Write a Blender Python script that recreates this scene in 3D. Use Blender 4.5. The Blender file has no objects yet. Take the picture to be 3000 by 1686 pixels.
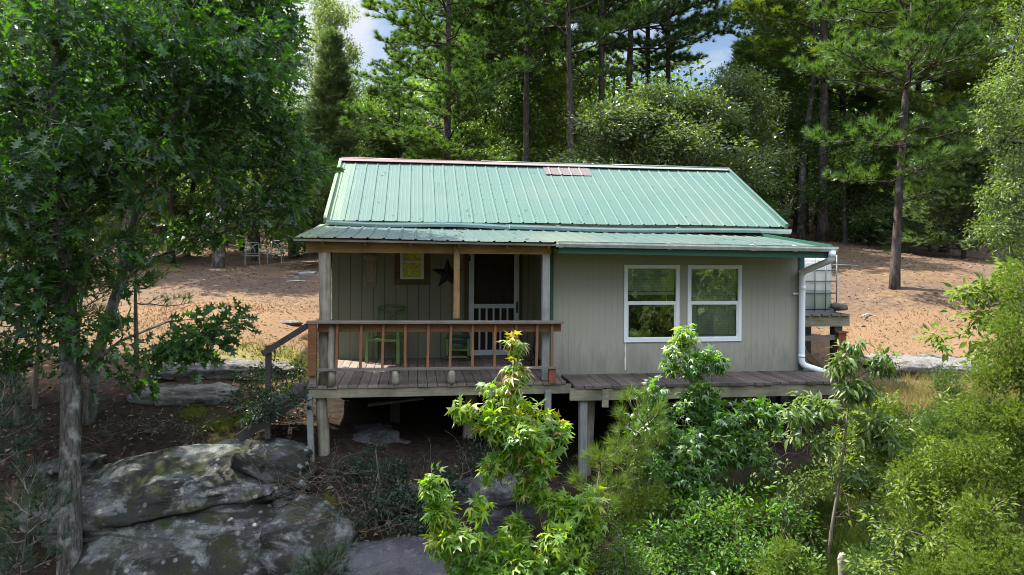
import bpy, math, random
import numpy as np
from mathutils import Vector, Matrix

R = math.radians
SC = bpy.context.scene
COL = SC.collection
PI = math.pi

# ------------------------------------------------------------------ noise
def _h(i, j, k, s):
    n = (i.astype(np.int64) * 374761393 + j.astype(np.int64) * 668265263 + k.astype(np.int64) * 2147483647 + s * 1274126177) & 0xffffffff
    n = ((n ^ (n >> 13)) * 1274126177) & 0xffffffff
    n = n ^ (n >> 16)
    return (n & 0xffff) / 65535.0

def vnoise(p, s=0):
    p = np.asarray(p, float)
    i = np.floor(p).astype(np.int64)
    f = p - i
    f = f * f * f * (f * (f * 6 - 15) + 10)
    out = 0
    for a in (0, 1):
        wa = f[:, 0] if a else 1 - f[:, 0]
        for b in (0, 1):
            wb = f[:, 1] if b else 1 - f[:, 1]
            for c in (0, 1):
                wc = f[:, 2] if c else 1 - f[:, 2]
                out = out + wa * wb * wc * _h(i[:, 0] + a, i[:, 1] + b, i[:, 2] + c, s)
    return out * 2 - 1

def fbm(p, o=4, s=0, g=.5):
    p = np.asarray(p, float)
    t = 0
    a = 1.
    for k in range(o):
        t = t + a * vnoise(p * 2 ** k + 17.3 * k, s + k)
        a *= g
    return t

def nrm(a):
    a = np.asarray(a, float)
    return a / np.maximum(np.linalg.norm(a, axis=-1, keepdims=True), 1e-9)

# ------------------------------------------------------------------ mesh building
def mesh_np(name, V, F=None, loops=None, counts=None, smooth=False):
    V = np.asarray(V, np.float32).reshape(-1, 3)
    if F is not None:
        F = np.asarray(F, np.int32)
        counts = np.full(len(F), F.shape[1], np.int32)
        loops = F.ravel()
    me = bpy.data.meshes.new(name)
    me.vertices.add(len(V))
    me.vertices.foreach_set('co', V.ravel())
    me.loops.add(len(loops))
    me.loops.foreach_set('vertex_index', np.asarray(loops, np.int32))
    me.polygons.add(len(counts))
    st = np.concatenate([[0], np.cumsum(counts)[:-1]]).astype(np.int32)
    me.polygons.foreach_set('loop_start', st)
    me.polygons.foreach_set('loop_total', np.asarray(counts, np.int32))
    if smooth:
        me.polygons.foreach_set('use_smooth', np.ones(len(counts), bool))
    me.update(calc_edges=True)
    me.validate()
    return me

def link(name, me, mat, parent=None):
    o = bpy.data.objects.new(name, me)
    COL.objects.link(o)
    if mat is not None and me is not None and not me.materials:
        for m in (mat if isinstance(mat, (list, tuple)) else [mat]):
            me.materials.append(m)
    if parent is not None:
        o.parent = parent
    return o

def tag(o, label=None, cat=None, group=None, kind=None):
    if label: o['label'] = label
    if cat: o['category'] = cat
    if group: o['group'] = group
    if kind: o['kind'] = kind
    return o

def empty(name, loc, rz=0., label=None, cat=None, group=None, scale=1.):
    o = bpy.data.objects.new(name, None)
    COL.objects.link(o)
    o.location = loc
    o.rotation_euler = (0, 0, rz)
    o.scale = (scale,) * 3
    o.empty_display_size = .2
    return tag(o, label, cat, group)

def copy_tree(o, parent=None):
    c = o.copy()
    COL.objects.link(c)
    if parent is not None:
        c.parent = parent
    for ch in list(o.children):
        copy_tree(ch, c)
    return c

class MB:
    def __init__(s):
        s.v = []; s.f = []; s.sm = []
    def add(s, vs, fs, smooth=False):
        b = len(s.v)
        s.v += [tuple(map(float, q)) for q in vs]
        s.f += [tuple(i + b for i in q) for q in fs]
        s.sm += [smooth] * len(fs)
        return s
    def box(s, x0, x1, y0, y1, z0, z1, j=0.):
        q = [(x0, y0, z0), (x1, y0, z0), (x1, y1, z0), (x0, y1, z0), (x0, y0, z1), (x1, y0, z1), (x1, y1, z1), (x0, y1, z1)]
        if j: q = [tuple(c + random.uniform(-j, j) for c in p) for p in q]
        return s.add(q, [(0, 3, 2, 1), (4, 5, 6, 7), (0, 1, 5, 4), (1, 2, 6, 5), (2, 3, 7, 6), (3, 0, 4, 7)])
    def bar(s, a, b, w, h, up=(0, 0, 1)):
        a = Vector(a); b = Vector(b); d = (b - a).normalized(); up = Vector(up)
        x = d.cross(up)
        if x.length < 1e-4: x = d.cross(Vector((1, 0, 0)))
        x.normalize(); y = x.cross(d)
        q = []
        for p in (a, b):
            for sx, sy in ((-1, -1), (1, -1), (1, 1), (-1, 1)):
                q.append(p + x * sx * w / 2 + y * sy * h / 2)
        return s.add(q, [(0, 1, 2, 3), (7, 6, 5, 4), (0, 4, 5, 1), (1, 5, 6, 2), (2, 6, 7, 3), (3, 7, 4, 0)])
    def tube(s, pts, rad, n=8, cap=True, wob=0., seed=0):
        pts = [Vector(p) for p in pts]
        if not hasattr(rad, '__len__'): rad = [rad] * len(pts)
        rg = random.Random(seed)
        vs = []; x = None
        ph = [1 + rg.uniform(-wob, wob) for _ in range(n)]
        for i, p in enumerate(pts):
            t = (pts[min(i + 1, len(pts) - 1)] - pts[max(i - 1, 0)]).normalized()
            if x is None:
                x = t.orthogonal().normalized()
            x = (x - t * x.dot(t)).normalized()
            y = t.cross(x)
            for k in range(n):
                a = 2 * PI * k / n
                r = rad[i] * ph[k] * (1 + rg.uniform(-wob, wob) * .5)
                vs.append(p + (x * math.cos(a) + y * math.sin(a)) * r)
        fs = []
        for i in range(len(pts) - 1):
            for k in range(n):
                k2 = (k + 1) % n
                fs.append((i * n + k, i * n + k2, (i + 1) * n + k2, (i + 1) * n + k))
        s.add(vs, fs, True)
        if cap:
            b = len(s.v) - len(vs)
            s.f.append(tuple(b + k for k in reversed(range(n)))); s.sm.append(False)
            s.f.append(tuple(b + (len(pts) - 1) * n + k for k in range(n))); s.sm.append(False)
        return s
    def prism(s, poly, d):
        """poly: list of 3D points, d: extrusion vector"""
        n = len(poly); d = Vector(d)
        q = [Vector(p) for p in poly]; q2 = [p + d for p in q]
        fs = [tuple(range(n)), tuple(range(2 * n - 1, n - 1, -1))]
        for i in range(n):
            k = (i + 1) % n
            fs.append((i, i + n, k + n, k))
        return s.add(q + q2, fs)
    def mesh(s, name):
        me = bpy.data.meshes.new(name)
        me.from_pydata(s.v, [], s.f)
        me.polygons.foreach_set('use_smooth', s.sm)
        me.update()
        return me
    def build(s, name, mat, parent=None, bevel=0.):
        me = s.mesh(name)
        import bmesh
        bm = bmesh.new(); bm.from_mesh(me)
        bmesh.ops.recalc_face_normals(bm, faces=bm.faces)
        bm.to_mesh(me); bm.free()
        o = link(name, me, mat, parent)
        if bevel:
            m = o.modifiers.new('bevel', 'BEVEL'); m.width = bevel; m.segments = 1; m.limit_method = 'ANGLE'
        return o

# ------------------------------------------------------------------ materials
class NT:
    def __init__(s, name):
        s.m = bpy.data.materials.new(name); s.m.use_nodes = True
        s.t = s.m.node_tree; s.t.nodes.clear()
        s.out = s.n('ShaderNodeOutputMaterial')
    def n(s, t, **k):
        q = s.t.nodes.new(t)
        for a, b in k.items(): setattr(q, a, b)
        return q
    def l(s, a, b): s.t.links.new(a, b)
    def coord(s, kind='Object', scale=(1, 1, 1), rot=(0, 0, 0)):
        c = s.n('ShaderNodeTexCoord'); m = s.n('ShaderNodeMapping')
        m.inputs['Scale'].default_value = scale; m.inputs['Rotation'].default_value = rot
        s.l(c.outputs[kind], m.inputs['Vector'])
        return m.outputs[0]
    def world(s, scale=(1, 1, 1)):
        c = s.n('ShaderNodeNewGeometry'); m = s.n('ShaderNodeMapping')
        m.inputs['Scale'].default_value = scale
        s.l(c.outputs['Position'], m.inputs['Vector'])
        return m.outputs[0]
    def noise(s, vec, scale=5., detail=4., rough=.55, dist=0.):
        q = s.n('ShaderNodeTexNoise')
        q.inputs['Scale'].default_value = scale; q.inputs['Detail'].default_value = detail
        q.inputs['Roughness'].default_value = rough; q.inputs['Distortion'].default_value = dist
        if vec is not None: s.l(vec, q.inputs['Vector'])
        return q.outputs['Fac']
    def ramp(s, fac, stops, interp='LINEAR'):
        q = s.n('ShaderNodeValToRGB'); q.color_ramp.interpolation = interp
        e = q.color_ramp.elements
        while len(e) < len(stops): e.new(.5)
        for k, (p, c) in enumerate(stops):
            e[k].position = p
            e[k].color = (c, c, c, 1) if not hasattr(c, '__len__') else (*c, 1)
        s.l(fac, q.inputs['Fac'])
        return q.outputs['Color']
    def mix(s, fac, a, b, mode='MIX'):
        q = s.n('ShaderNodeMix', data_type='RGBA', blend_type=mode)
        for v, i in ((fac, 0), (a, 6), (b, 7)):
            if isinstance(v, bpy.types.NodeSocket): s.l(v, q.inputs[i])
            elif i == 0: q.inputs[0].default_value = v
            else: q.inputs[i].default_value = (*v, 1) if hasattr(v, '__len__') else (v, v, v, 1)
        return q.outputs[2]
    def math(s, op, a, b=0.):
        q = s.n('ShaderNodeMath', operation=op)
        for v, i in ((a, 0), (b, 1)):
            if isinstance(v, bpy.types.NodeSocket): s.l(v, q.inputs[i])
            else: q.inputs[i].default_value = v
        return q.outputs[0]
    def sep(s, vec):
        q = s.n('ShaderNodeSeparateXYZ'); s.l(vec, q.inputs[0]); return q.outputs
    def bump(s, h, strength=.4, dist=.01):
        q = s.n('ShaderNodeBump'); q.inputs['Strength'].default_value = strength; q.inputs['Distance'].default_value = dist
        s.l(h, q.inputs['Height']); return q.outputs[0]
    def bsdf(s, col, rough=.6, spec=.4, metal=0., bump=None):
        q = s.n('ShaderNodeBsdfPrincipled')
        for nm, v in (('Base Color', col), ('Roughness', rough), ('Specular IOR Level', spec), ('Metallic', metal)):
            if isinstance(v, bpy.types.NodeSocket): s.l(v, q.inputs[nm])
            else: q.inputs[nm].default_value = (*v, 1) if hasattr(v, '__len__') else v
        if bump is not None: s.l(bump, q.inputs['Normal'])
        return q.outputs[0]
    def done(s, sh):
        s.l(sh, s.out.inputs['Surface']); return s.m

def wood(name, dark, light, grain=(1.2, 30, 30), rough=.75, streak=.5, grey=None):
    t = NT(name); c = t.coord(scale=grain)
    g = t.noise(c, 2.2, 6, .65, .6)
    col = t.ramp(g, [(.3, dark), (.68, light)])
    b = t.noise(t.coord(scale=(1, 1, 1)), 3.1, 4, .6)
    col = t.mix(t.ramp(b, [(.42, 0.), (.7, streak)]), col, grey or tuple(x * .45 for x in dark))
    ri = t.n('ShaderNodeNewGeometry').outputs['Random Per Island']
    hv = t.n('ShaderNodeHueSaturation'); t.l(col, hv.inputs['Color'])
    t.l(t.math('MULTIPLY_ADD', ri, .5), hv.inputs['Value'])
    hv.inputs['Value'].links[0].from_node.inputs[2].default_value = .76
    return t.done(t.bsdf(hv.outputs[0], rough, .25, bump=t.bump(g, .5, .004)))

def leafmat(name, cols, trans=.4, tcol=None, gloss=.08, grough=.4, nscale=.9, hue=None):
    """cols: list of colours spread by random leaf and by clump"""
    t = NT(name)
    ri = t.n('ShaderNodeNewGeometry').outputs['Random Per Island']
    nz = t.noise(t.coord(), nscale, 2, .5)
    f = t.math('ADD', t.math('MULTIPLY', ri, .55), t.math('MULTIPLY', t.math('SUBTRACT', nz, .3), 1.1))
    k = len(cols)
    col = t.ramp(f, [(.12 + .8 * i / (k - 1), c) for i, c in enumerate(cols)])
    d = t.n('ShaderNodeBsdfDiffuse'); t.l(col, d.inputs['Color'])
    tr = t.n('ShaderNodeBsdfTranslucent')
    t.l(t.mix(1., col, tcol or (1.5, 1.7, .5), 'MULTIPLY'), tr.inputs['Color'])
    m = t.n('ShaderNodeMixShader'); m.inputs[0].default_value = trans
    t.l(d.outputs[0], m.inputs[1]); t.l(tr.outputs[0], m.inputs[2])
    sh = m.outputs[0]
    if gloss:
        g = t.n('ShaderNodeBsdfGlossy'); g.inputs['Roughness'].default_value = grough
        g.inputs['Color'].default_value = (1, 1, 1, 1)
        lw = t.n('ShaderNodeLayerWeight'); lw.inputs['Blend'].default_value = .25
        m2 = t.n('ShaderNodeMixShader')
        t.l(t.math('MULTIPLY_ADD', lw.outputs['Fresnel'], .5), m2.inputs[0])
        m2.inputs[0].links[0].from_node.inputs[2].default_value = gloss * .5
        m2.inputs[0].links[0].from_node.inputs[1].default_value = gloss * 4
        t.l(sh, m2.inputs[1]); t.l(g.outputs[0], m2.inputs[2]); sh = m2.outputs[0]
    return t.done(sh)

def barkmat(name, dark, light, pale=None, vs=(14, 14, 2.2), palecut=(.55, .7)):
    t = NT(name); c = t.coord(scale=vs)
    g = t.noise(c, 1.6, 6, .65, .4)
    col = t.ramp(g, [(.32, dark), (.66, light)])
    if pale:
        p = t.noise(t.coord(scale=(1, 1, .7)), 5., 5, .65)
        col = t.mix(t.ramp(p, [(palecut[0], 0.), (palecut[1], .85)]), col, pale)
    return t.done(t.bsdf(col, .9, .1, bump=t.bump(g, 1., .02)))

def paint(name, col, rough=.5, spec=.4, dirt=.25, dcol=None, sc=3., bump=0.):
    t = NT(name); n = t.noise(t.coord(), sc, 5, .65)
    dc = dcol or tuple(x * .55 for x in col)
    cc = t.mix(t.ramp(n, [(.4, 0.), (.75, dirt)]), col, dc)
    return t.done(t.bsdf(cc, rough, spec, bump=t.bump(t.noise(t.coord(), 40, 3), bump, .003) if bump else None))

M = {}
# ---- roof metal
def roofmat(name, base, fade, fadeamt):
    t = NT(name)
    st = t.noise(t.coord(scale=(6, .35, .35)), 1.5, 5, .6)
    bl = t.noise(t.coord(scale=(.35, .5, .5)), 1.3, 3, .5)
    col = t.mix(t.ramp(st, [(.38, 0.), (.72, .45)]), base, tuple(x * .8 for x in base))
    col = t.mix(t.ramp(bl, [(.42, 0.), (.66, fadeamt)]), col, fade)
    x = t.sep(t.coord())[0]
    e = t.ramp(t.math('ADD', t.math('MULTIPLY', x, .5), t.math('MULTIPLY', st, .5)), [(.25, .25), (.40, 0.)])
    col = t.mix(e, col, (.36, .42, .2))
    dn = t.noise(t.coord(), 9., 6, .7)
    col = t.mix(t.ramp(dn, [(.6, 0.), (.78, .35)]), col, (.12, .13, .1))
    return t.done(t.bsdf(col, .62, .2, bump=t.bump(t.noise(t.coord(), 2.5, 2), .2, .02)))
M['roof'] = roofmat('painted green roof metal', (.064, .122, .102), (.084, .128, .104), .75)
M['porch_roof'] = roofmat('faded porch roof metal', (.050, .086, .075), (.098, .117, .082), .8)
M['green_trim'] = paint('green trim paint', (.02, .09, .06), .5, .4, .3)
def ridge():
    t = NT('worn red ridge cap')
    x = t.sep(t.coord())[0]; n = t.noise(t.coord(scale=(1, 3, 3)), 2.2, 5, .65)
    f = t.ramp(t.math('ADD', t.math('MULTIPLY', x, .12), t.math('MULTIPLY', n, .5)), [(.35, (.16, .075, .068)), (.62, (.185, .15, .14)), (.95, (.175, .19, .172))])
    return t.done(t.bsdf(f, .45, .4))
M['ridge'] = ridge()
M['rust'] = paint('bare brown sheet', (.125, .10, .095), .5, .4, .5, (.12, .08, .07), 4)
M['gutter'] = paint('aqua white gutter paint', (.58, .72, .70), .35, .45, .45, (.33, .45, .42), 2.5)
M['white_gutter'] = paint('weathered white gutter', (.72, .74, .72), .4, .4, .75, (.3, .33, .29), 6)
M['white'] = paint('white vinyl', (.8, .82, .83), .4, .4, .12)
M['white_old'] = paint('old white door paint', (.62, .66, .66), .5, .35, .4, (.33, .33, .3), 6)
M['cream'] = paint('cream window paint', (.68, .66, .5), .5, .35, .3)
# ---- siding
def siding(name, base, groove, width, dirt, gd=.55):
    t = NT(name); c = t.coord(); x, y, z = t.sep(c)[:3]
    # grooves along x (or y on the side walls): fract(x / spacing)
    fr = t.math('FRACT', t.math('ADD', t.math('DIVIDE', t.math('ADD', x, y), groove), 100.))
    gm = t.math('LESS_THAN', fr, width / groove)
    g = t.noise(t.coord(scale=(26, 26, 1.0)), 2.5, 5, .65)
    b = t.noise(t.coord(scale=(1, 1, .6)), 1.6, 5, .6)
    col = t.mix(t.ramp(g, [(.3, 0.), (.7, .4)]), base, tuple(q * .92 for q in base))
    col = t.mix(t.ramp(b, [(.4, 0.), (.7, .4)]), col, tuple(q * r for q, r in zip(base, (1.08, 1.04, .9))))
    # mildew creeping up from the bottom edge
    sn = t.noise(t.coord(scale=(5, 5, 1.2)), 1.5, 6, .7)
    mil = t.math('SUBTRACT', t.math('MULTIPLY', sn, 1.15), t.math('MULTIPLY', z, .75))
    col = t.mix(t.ramp(mil, [(.22, 0.), (.6, dirt)]), col, (.07, .075, .06))
    col = t.mix(t.math('MULTIPLY', gm, gd), col, (.02, .02, .015))
    h = t.math('SUBTRACT', t.math('MULTIPLY', g, .3), gm)
    return t.done(t.bsdf(col, .8, .2, bump=t.bump(h, .8, .008)))
M['siding'] = siding('grey green plywood siding', (.24, .228, .168), .2032, .011, .3, .7)
M['panel'] = siding('grey taupe panel siding', (.36, .34, .275), .1016, .004, .4, .06)
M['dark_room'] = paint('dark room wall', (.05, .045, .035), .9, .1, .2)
# ---- woods
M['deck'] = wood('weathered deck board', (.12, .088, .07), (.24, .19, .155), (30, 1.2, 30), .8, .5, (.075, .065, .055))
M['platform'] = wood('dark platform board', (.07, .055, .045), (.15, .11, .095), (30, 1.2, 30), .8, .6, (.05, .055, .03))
M['stain'] = wood('orange stained rail', (.115, .048, .02), (.21, .088, .036), (1.5, 26, 26), .6, .4, (.07, .028, .012))
M['balus'] = wood('orange stained baluster', (.155, .067, .029), (.27, .125, .058), (26, 26, 1.5), .6, .35, (.1, .045, .02))
M['beam'] = wood('golden header beam', (.20, .105, .03), (.38, .22, .075), (1., 24, 34), .65, .5, (.06, .035, .012))
M['post'] = wood('knotty pine post', (.15, .085, .035), (.33, .21, .09), (24, 24, 1.1), .7, .4, (.08, .05, .03))
M['grey_post'] = wood('grey weathered post', (.15, .155, .14), (.30, .30, .27), (30, 30, 1.1), .8, .5, (.11, .11, .09))
M['log'] = wood('peeled log', (.15, .13, .095), (.38, .34, .26), (12, 12, .9), .8, .6, (.09, .075, .05))
M['grey_rail'] = wood('grey rail cap', (.125, .098, .078), (.225, .19, .16), (1.2, 30, 30), .8, .5)
M['treated'] = wood('old treated timber', (.15, .135, .09), (.30, .265, .17), (1.1, 26, 26), .8, .65, (.07, .07, .05))
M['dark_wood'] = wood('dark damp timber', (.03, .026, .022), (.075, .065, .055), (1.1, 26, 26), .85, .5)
M['brown_door'] = wood('brown panel door', (.022, .012, .008), (.055, .028, .016), (26, 26, 1.0), .6, .4)
M['plaque'] = wood('worn plaque wood', (.16, .135, .095), (.34, .29, .21), (18, 18, 1.2), .8, .5)
M['sill'] = wood('brown window board', (.07, .045, .022), (.16, .10, .05), (1.2, 26, 26), .75, .4)
M['pale_board'] = wood('pale lichened board', (.3, .32, .27), (.5, .5, .43), (24, 24, 1.2), .8, .5, (.2, .24, .16))
M['red_post'] = wood('red stained post', (.15, .05, .025), (.27, .10, .05), (24, 24, 1.2), .65, .4)
# ---- small things
M['green_chair'] = paint('green chair enamel', (.13, .215, .06), .45, .4, .5, (.07, .11, .04), 7)
M['dark_green'] = paint('dark green chair paint', (.045, .085, .045), .5, .4, .4)
M['mint_chair'] = paint('pale mint metal', (.24, .29, .27), .45, .4, .4)
M['white_arm'] = paint('white armrest', (.5, .51, .5), .5, .3, .1)
M['black'] = paint('black iron', (.009, .009, .012), .5, .4, .3, (.03, .02, .015))
M['cage'] = paint('galvanised cage', (.16, .17, .18), .5, .5, .4)
def tankmat():
    t = NT('milky tank plastic'); z = t.sep(t.coord())[2]
    n = t.noise(t.coord(), 4, 4)
    col = t.mix(t.ramp(n, [(.4, 0.), (.8, .35)]), (.74, .73, .67), (.5, .49, .42))
    wl = t.math('LESS_THAN', z, .42)          # the water inside shows green through the wall
    col = t.mix(wl, col, (.40, .47, .40))
    b = t.bsdf(col, .35, .4)
    tr = t.n('ShaderNodeBsdfTranslucent'); t.l(col, tr.inputs[0])
    m = t.n('ShaderNodeMixShader'); m.inputs[0].default_value = .3
    t.l(b, m.inputs[1]); t.l(tr.outputs[0], m.inputs[2])
    return t.done(m.outputs[0])
M['tank'] = tankmat()
def glassmat():
    t = NT('window glass')
    g = t.n('ShaderNodeBsdfGlossy'); g.inputs['Roughness'].default_value = .03
    t.l(t.bump(t.noise(t.coord(), 3.0, 2), .12, .02), g.inputs['Normal'])
    tr = t.n('ShaderNodeBsdfTransparent'); tr.inputs[0].default_value = (.88, .92, .88, 1)
    lw = t.n('ShaderNodeLayerWeight'); lw.inputs['Blend'].default_value = .3
    m = t.n('ShaderNodeMixShader')
    t.l(t.math('ADD', t.math('MULTIPLY', lw.outputs['Fresnel'], .8), .155), m.inputs[0])
    t.l(tr.outputs[0], m.inputs[1]); t.l(g.outputs[0], m.inputs[2])
    return t.done(m.outputs[0])
M['glass'] = glassmat()
def yellowglass():
    t = NT('crinkled yellow pane')
    n = t.noise(t.coord(), 26, 5, .7, 1.5)
    col = t.ramp(n, [(.36, (.22, .19, .012)), (.52, (.62, .55, .05)), (.68, (.95, .9, .28))])
    return t.done(t.bsdf(col, .25, .6, bump=t.bump(n, .8, .01)))
M['yellow'] = yellowglass()
M['blind'] = paint('blind slats', (.5, .52, .43), .6, .3, .1)
# ---- vegetation
M['oak_leaf'] = leafmat('oak leaf', [(.02, .052, .015), (.033, .083, .018), (.056, .115, .022)], .5, (1.9, 2.2, .4), .04, .33)
M['oak_leaf2'] = leafmat('dark oak leaf', [(.019, .05, .014), (.032, .08, .018), (.054, .11, .022)], .5, (1.9, 2.2, .4), .04, .35)
M['gum_leaf'] = leafmat('young sweetgum leaf', [(.075, .18, .016), (.13, .25, .02), (.20, .30, .026), (.32, .31, .03)], .55, (1.7, 1.75, .5), .02, .5, 1.6)
M['gum_tip'] = leafmat('yellowing sweetgum leaf', [(.12, .17, .025), (.25, .24, .03), (.3, .2, .04), (.23, .1, .05)], .5, (1.5, 1.4, .6), .02, .5, 3.)
M['gum_leaf2'] = leafmat('deep green sweetgum leaf', [(.046, .118, .018), (.076, .168, .024), (.12, .215, .03)], .5, (1.8, 1.9, .5), .035, .42, 1.4)
M['cherry_leaf'] = leafmat('drooping cherry leaf', [(.07, .12, .028), (.11, .168, .042), (.155, .2, .058)], .46, (1.6, 1.7, .5), .035, .45, 1.4)
M['shrub_leaf'] = leafmat('small bright shrub leaf', [(.052, .112, .015), (.09, .165, .021), (.145, .215, .034)], .46, (1.6, 1.7, .5), .03, .45, 1.5)
M['thicket_leaf'] = leafmat('thicket leaf', [(.08, .13, .02), (.13, .185, .03), (.19, .23, .05)], .48, (1.5, 1.6, .5), .02, .5, 1.6)
M['weed'] = leafmat('slope weed blade', [(.035, .06, .013), (.06, .095, .02), (.11, .135, .03)], .35, (1.3, 1.3, .6), 0, .5, 1.)
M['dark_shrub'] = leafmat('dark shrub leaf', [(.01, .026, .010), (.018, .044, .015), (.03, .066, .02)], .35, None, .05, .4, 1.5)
M['hw_a'] = leafmat('grey green oak leaf', [(.075, .115, .036), (.115, .16, .052), (.165, .215, .065)], .5, (1.6, 1.7, .5), .07, .3, .5)
M['hw_b'] = leafmat('mid green hardwood leaf', [(.05, .098, .02), (.085, .145, .028), (.13, .185, .04)], .5, (1.7, 1.8, .5), .04, .38, .5)
M['hw_c'] = leafmat('yellow green hardwood leaf', [(.085, .145, .018), (.13, .19, .024), (.18, .22, .035)], .5, (1.6, 1.6, .5), .04, .4, .5)
M['elm_leaf'] = leafmat('pale elm leaf', [(.065, .115, .022), (.10, .16, .03), (.145, .20, .042)], .48, (1.5, 1.6, .5), .045, .33, .8)
M['pine_a'] = leafmat('pine needles', [(.05, .105, .022), (.08, .15, .03), (.12, .19, .04)], .36, (1.5, 1.6, .5), .02, .5, .7)
M['pine_b'] = leafmat('sun tinted pine needles', [(.07, .13, .018), (.11, .175, .024), (.165, .215, .034)], .36, (1.5, 1.5, .5), .02, .5, .8)  # needle green brightened so the colour itself looks sunlit
M['pine_c'] = leafmat('shade tinted pine needles', [(.045, .09, .026), (.068, .122, .036), (.1, .15, .045)], .33, None, .02, .5, .7)  # needle green darkened so the colour itself looks shaded
M['cedar'] = leafmat('olive cedar sprays', [(.07, .115, .042), (.105, .155, .058), (.14, .185, .078)], .42, (1.3, 1.4, .6), .02, .5, .6)
M['cedar_b'] = leafmat('green cedar sprays', [(.05, .11, .022), (.08, .15, .03), (.115, .18, .04)], .42, (1.3, 1.4, .6), .02, .5, .6)
M['juniper'] = leafmat('juniper sprays', [(.08, .135, .018), (.125, .19, .026), (.185, .235, .045)], .45, (1.5, 1.5, .5), .01, .5, 2.2)
M['dry_grass'] = leafmat('dry grass blade', [(.17, .108, .058), (.235, .16, .085), (.20, .17, .08)], .3, (1.1, 1., .8), 0, .5, .6)
M['green_grass'] = leafmat('green grass blade', [(.09, .12, .02), (.15, .17, .03), (.22, .2, .05)], .35, (1.2, 1.2, .6), 0, .5, 1.)
M['yel_grass'] = leafmat('yellow grass blade', [(.17, .17, .05), (.26, .22, .08), (.33, .27, .12)], .35, (1.2, 1.1, .7), 0, .5, 1.)
M['litter'] = leafmat('fallen leaf', [(.12, .07, .04), (.21, .13, .085), (.33, .24, .17)], .15, (1., .9, .7), 0, .5, .4)
M['bark_oak'] = barkmat('grey oak bark', (.022, .019, .016), (.13, .115, .095), (.30, .31, .28), (20, 20, 1.8), (.5, .68))
M['bark_pale'] = barkmat('pale lichen bark', (.035, .031, .026), (.15, .14, .115), (.30, .31, .28), (18, 18, 2.2), palecut=(.5, .66))
M['bark_pine'] = barkmat('pine bark', (.028, .022, .02), (.115, .092, .082), (.22, .2, .19), (9, 9, 3.), (.6, .72))
M['bark_twig'] = barkmat('sapling bark', (.07, .055, .04), (.2, .17, .13))
M['bark_brown'] = barkmat('dead twig', (.06, .042, .03), (.17, .125, .09))

def rockmat(name, base, pale, moss, mossamt):
    t = NT(name); w = t.world()
    n1 = t.noise(w, 2.2, 7, .62, .3); n2 = t.noise(w, 9., 6, .68); n3 = t.noise(t.world((1, 1, 2.2)), 1.7, 6, .65, .5)
    col = t.ramp(n1, [(.3, tuple(x * .55 for x in base)), (.55, base), (.75, tuple(x * 1.3 for x in base))])
    n6 = t.noise(w, 1.3, 8, .62, .6)
    col = t.mix(t.ramp(n6, [(.46, 0.), (.53, .75)]), col, tuple(x * .8 for x in pale))
    col = t.mix(t.ramp(n2, [(.55, 0.), (.63, .7)]), col, pale)
    ly = t.noise(t.world((.5, .5, 9)), 1.2, 4, .6, .8)
    col = t.mix(t.ramp(ly, [(.36, .6), (.43, 0.)]), col, tuple(x * .35 for x in base))
    col = t.mix(t.ramp(n3, [(.58 - mossamt * .2, 0.), (.66 - mossamt * .2, .92)]), col, (.022, .021, .015))
    n4 = t.noise(w, 3.4, 6, .7)
    nz = t.sep(t.n('ShaderNodeNewGeometry').outputs['True Normal'])[2]
    mf = t.math('MULTIPLY', t.ramp(n4, [(.56 - mossamt * .1, 0.), (.66, .9)]), t.ramp(nz, [(.1, .2), (.6, 1.)]))
    col = t.mix(mf, col, moss)
    n5 = t.noise(w, 55., 4, .75)
    col = t.mix(t.ramp(n5, [(.4, .45), (.55, 0.)]), col, tuple(x * .45 for x in base))
    vo = t.n('ShaderNodeTexVoronoi'); vo.inputs['Scale'].default_value = 7.; t.l(w, vo.inputs['Vector'])
    lich = t.math('MULTIPLY', t.ramp(t.math('ADD', vo.outputs['Distance'], t.math('MULTIPLY', n2, .35)), [(.3, .8), (.42, 0.)]), t.ramp(n1, [(.45, 0.), (.6, 1.)]))
    col = t.mix(lich, col, tuple(x * 1.15 for x in pale))
    h = t.math('ADD', t.math('ADD', t.math('MULTIPLY', n1, .5), t.math('MULTIPLY', n2, .4)), t.math('MULTIPLY', n5, .12))
    return t.done(t.bsdf(col, .95, .08, bump=t.bump(h, 1., .09)))
M['rock'] = rockmat('lichened sandstone', (.085, .085, .08), (.235, .245, .22), (.034, .04, .008), .68)
M['slab'] = rockmat('smooth dark slab', (.065, .062, .068), (.13, .125, .125), (.05, .06, .012), -.2)
M['slab_pale'] = rockmat('pale ground slab', (.14, .13, .12), (.25, .24, .23), (.09, .075, .04), .1)

# ------------------------------------------------------------------ camera frame helpers (metres; deck floor is z = 0)
CZ = 1.91
FOC = 1741.
def at(px, py, Y):
    """world point seen at photo pixel (2576 wide) at distance Y"""
    b = -R(.4)
    rx, rz = math.cos(b), -math.sin(b)
    ux, uz = math.sin(b), math.cos(b)
    a, c = px - 1288, 640 - py
    return np.array([(a * rx + c * ux) * Y / FOC, Y, CZ + (a * rz + c * uz) * Y / FOC])

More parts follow.
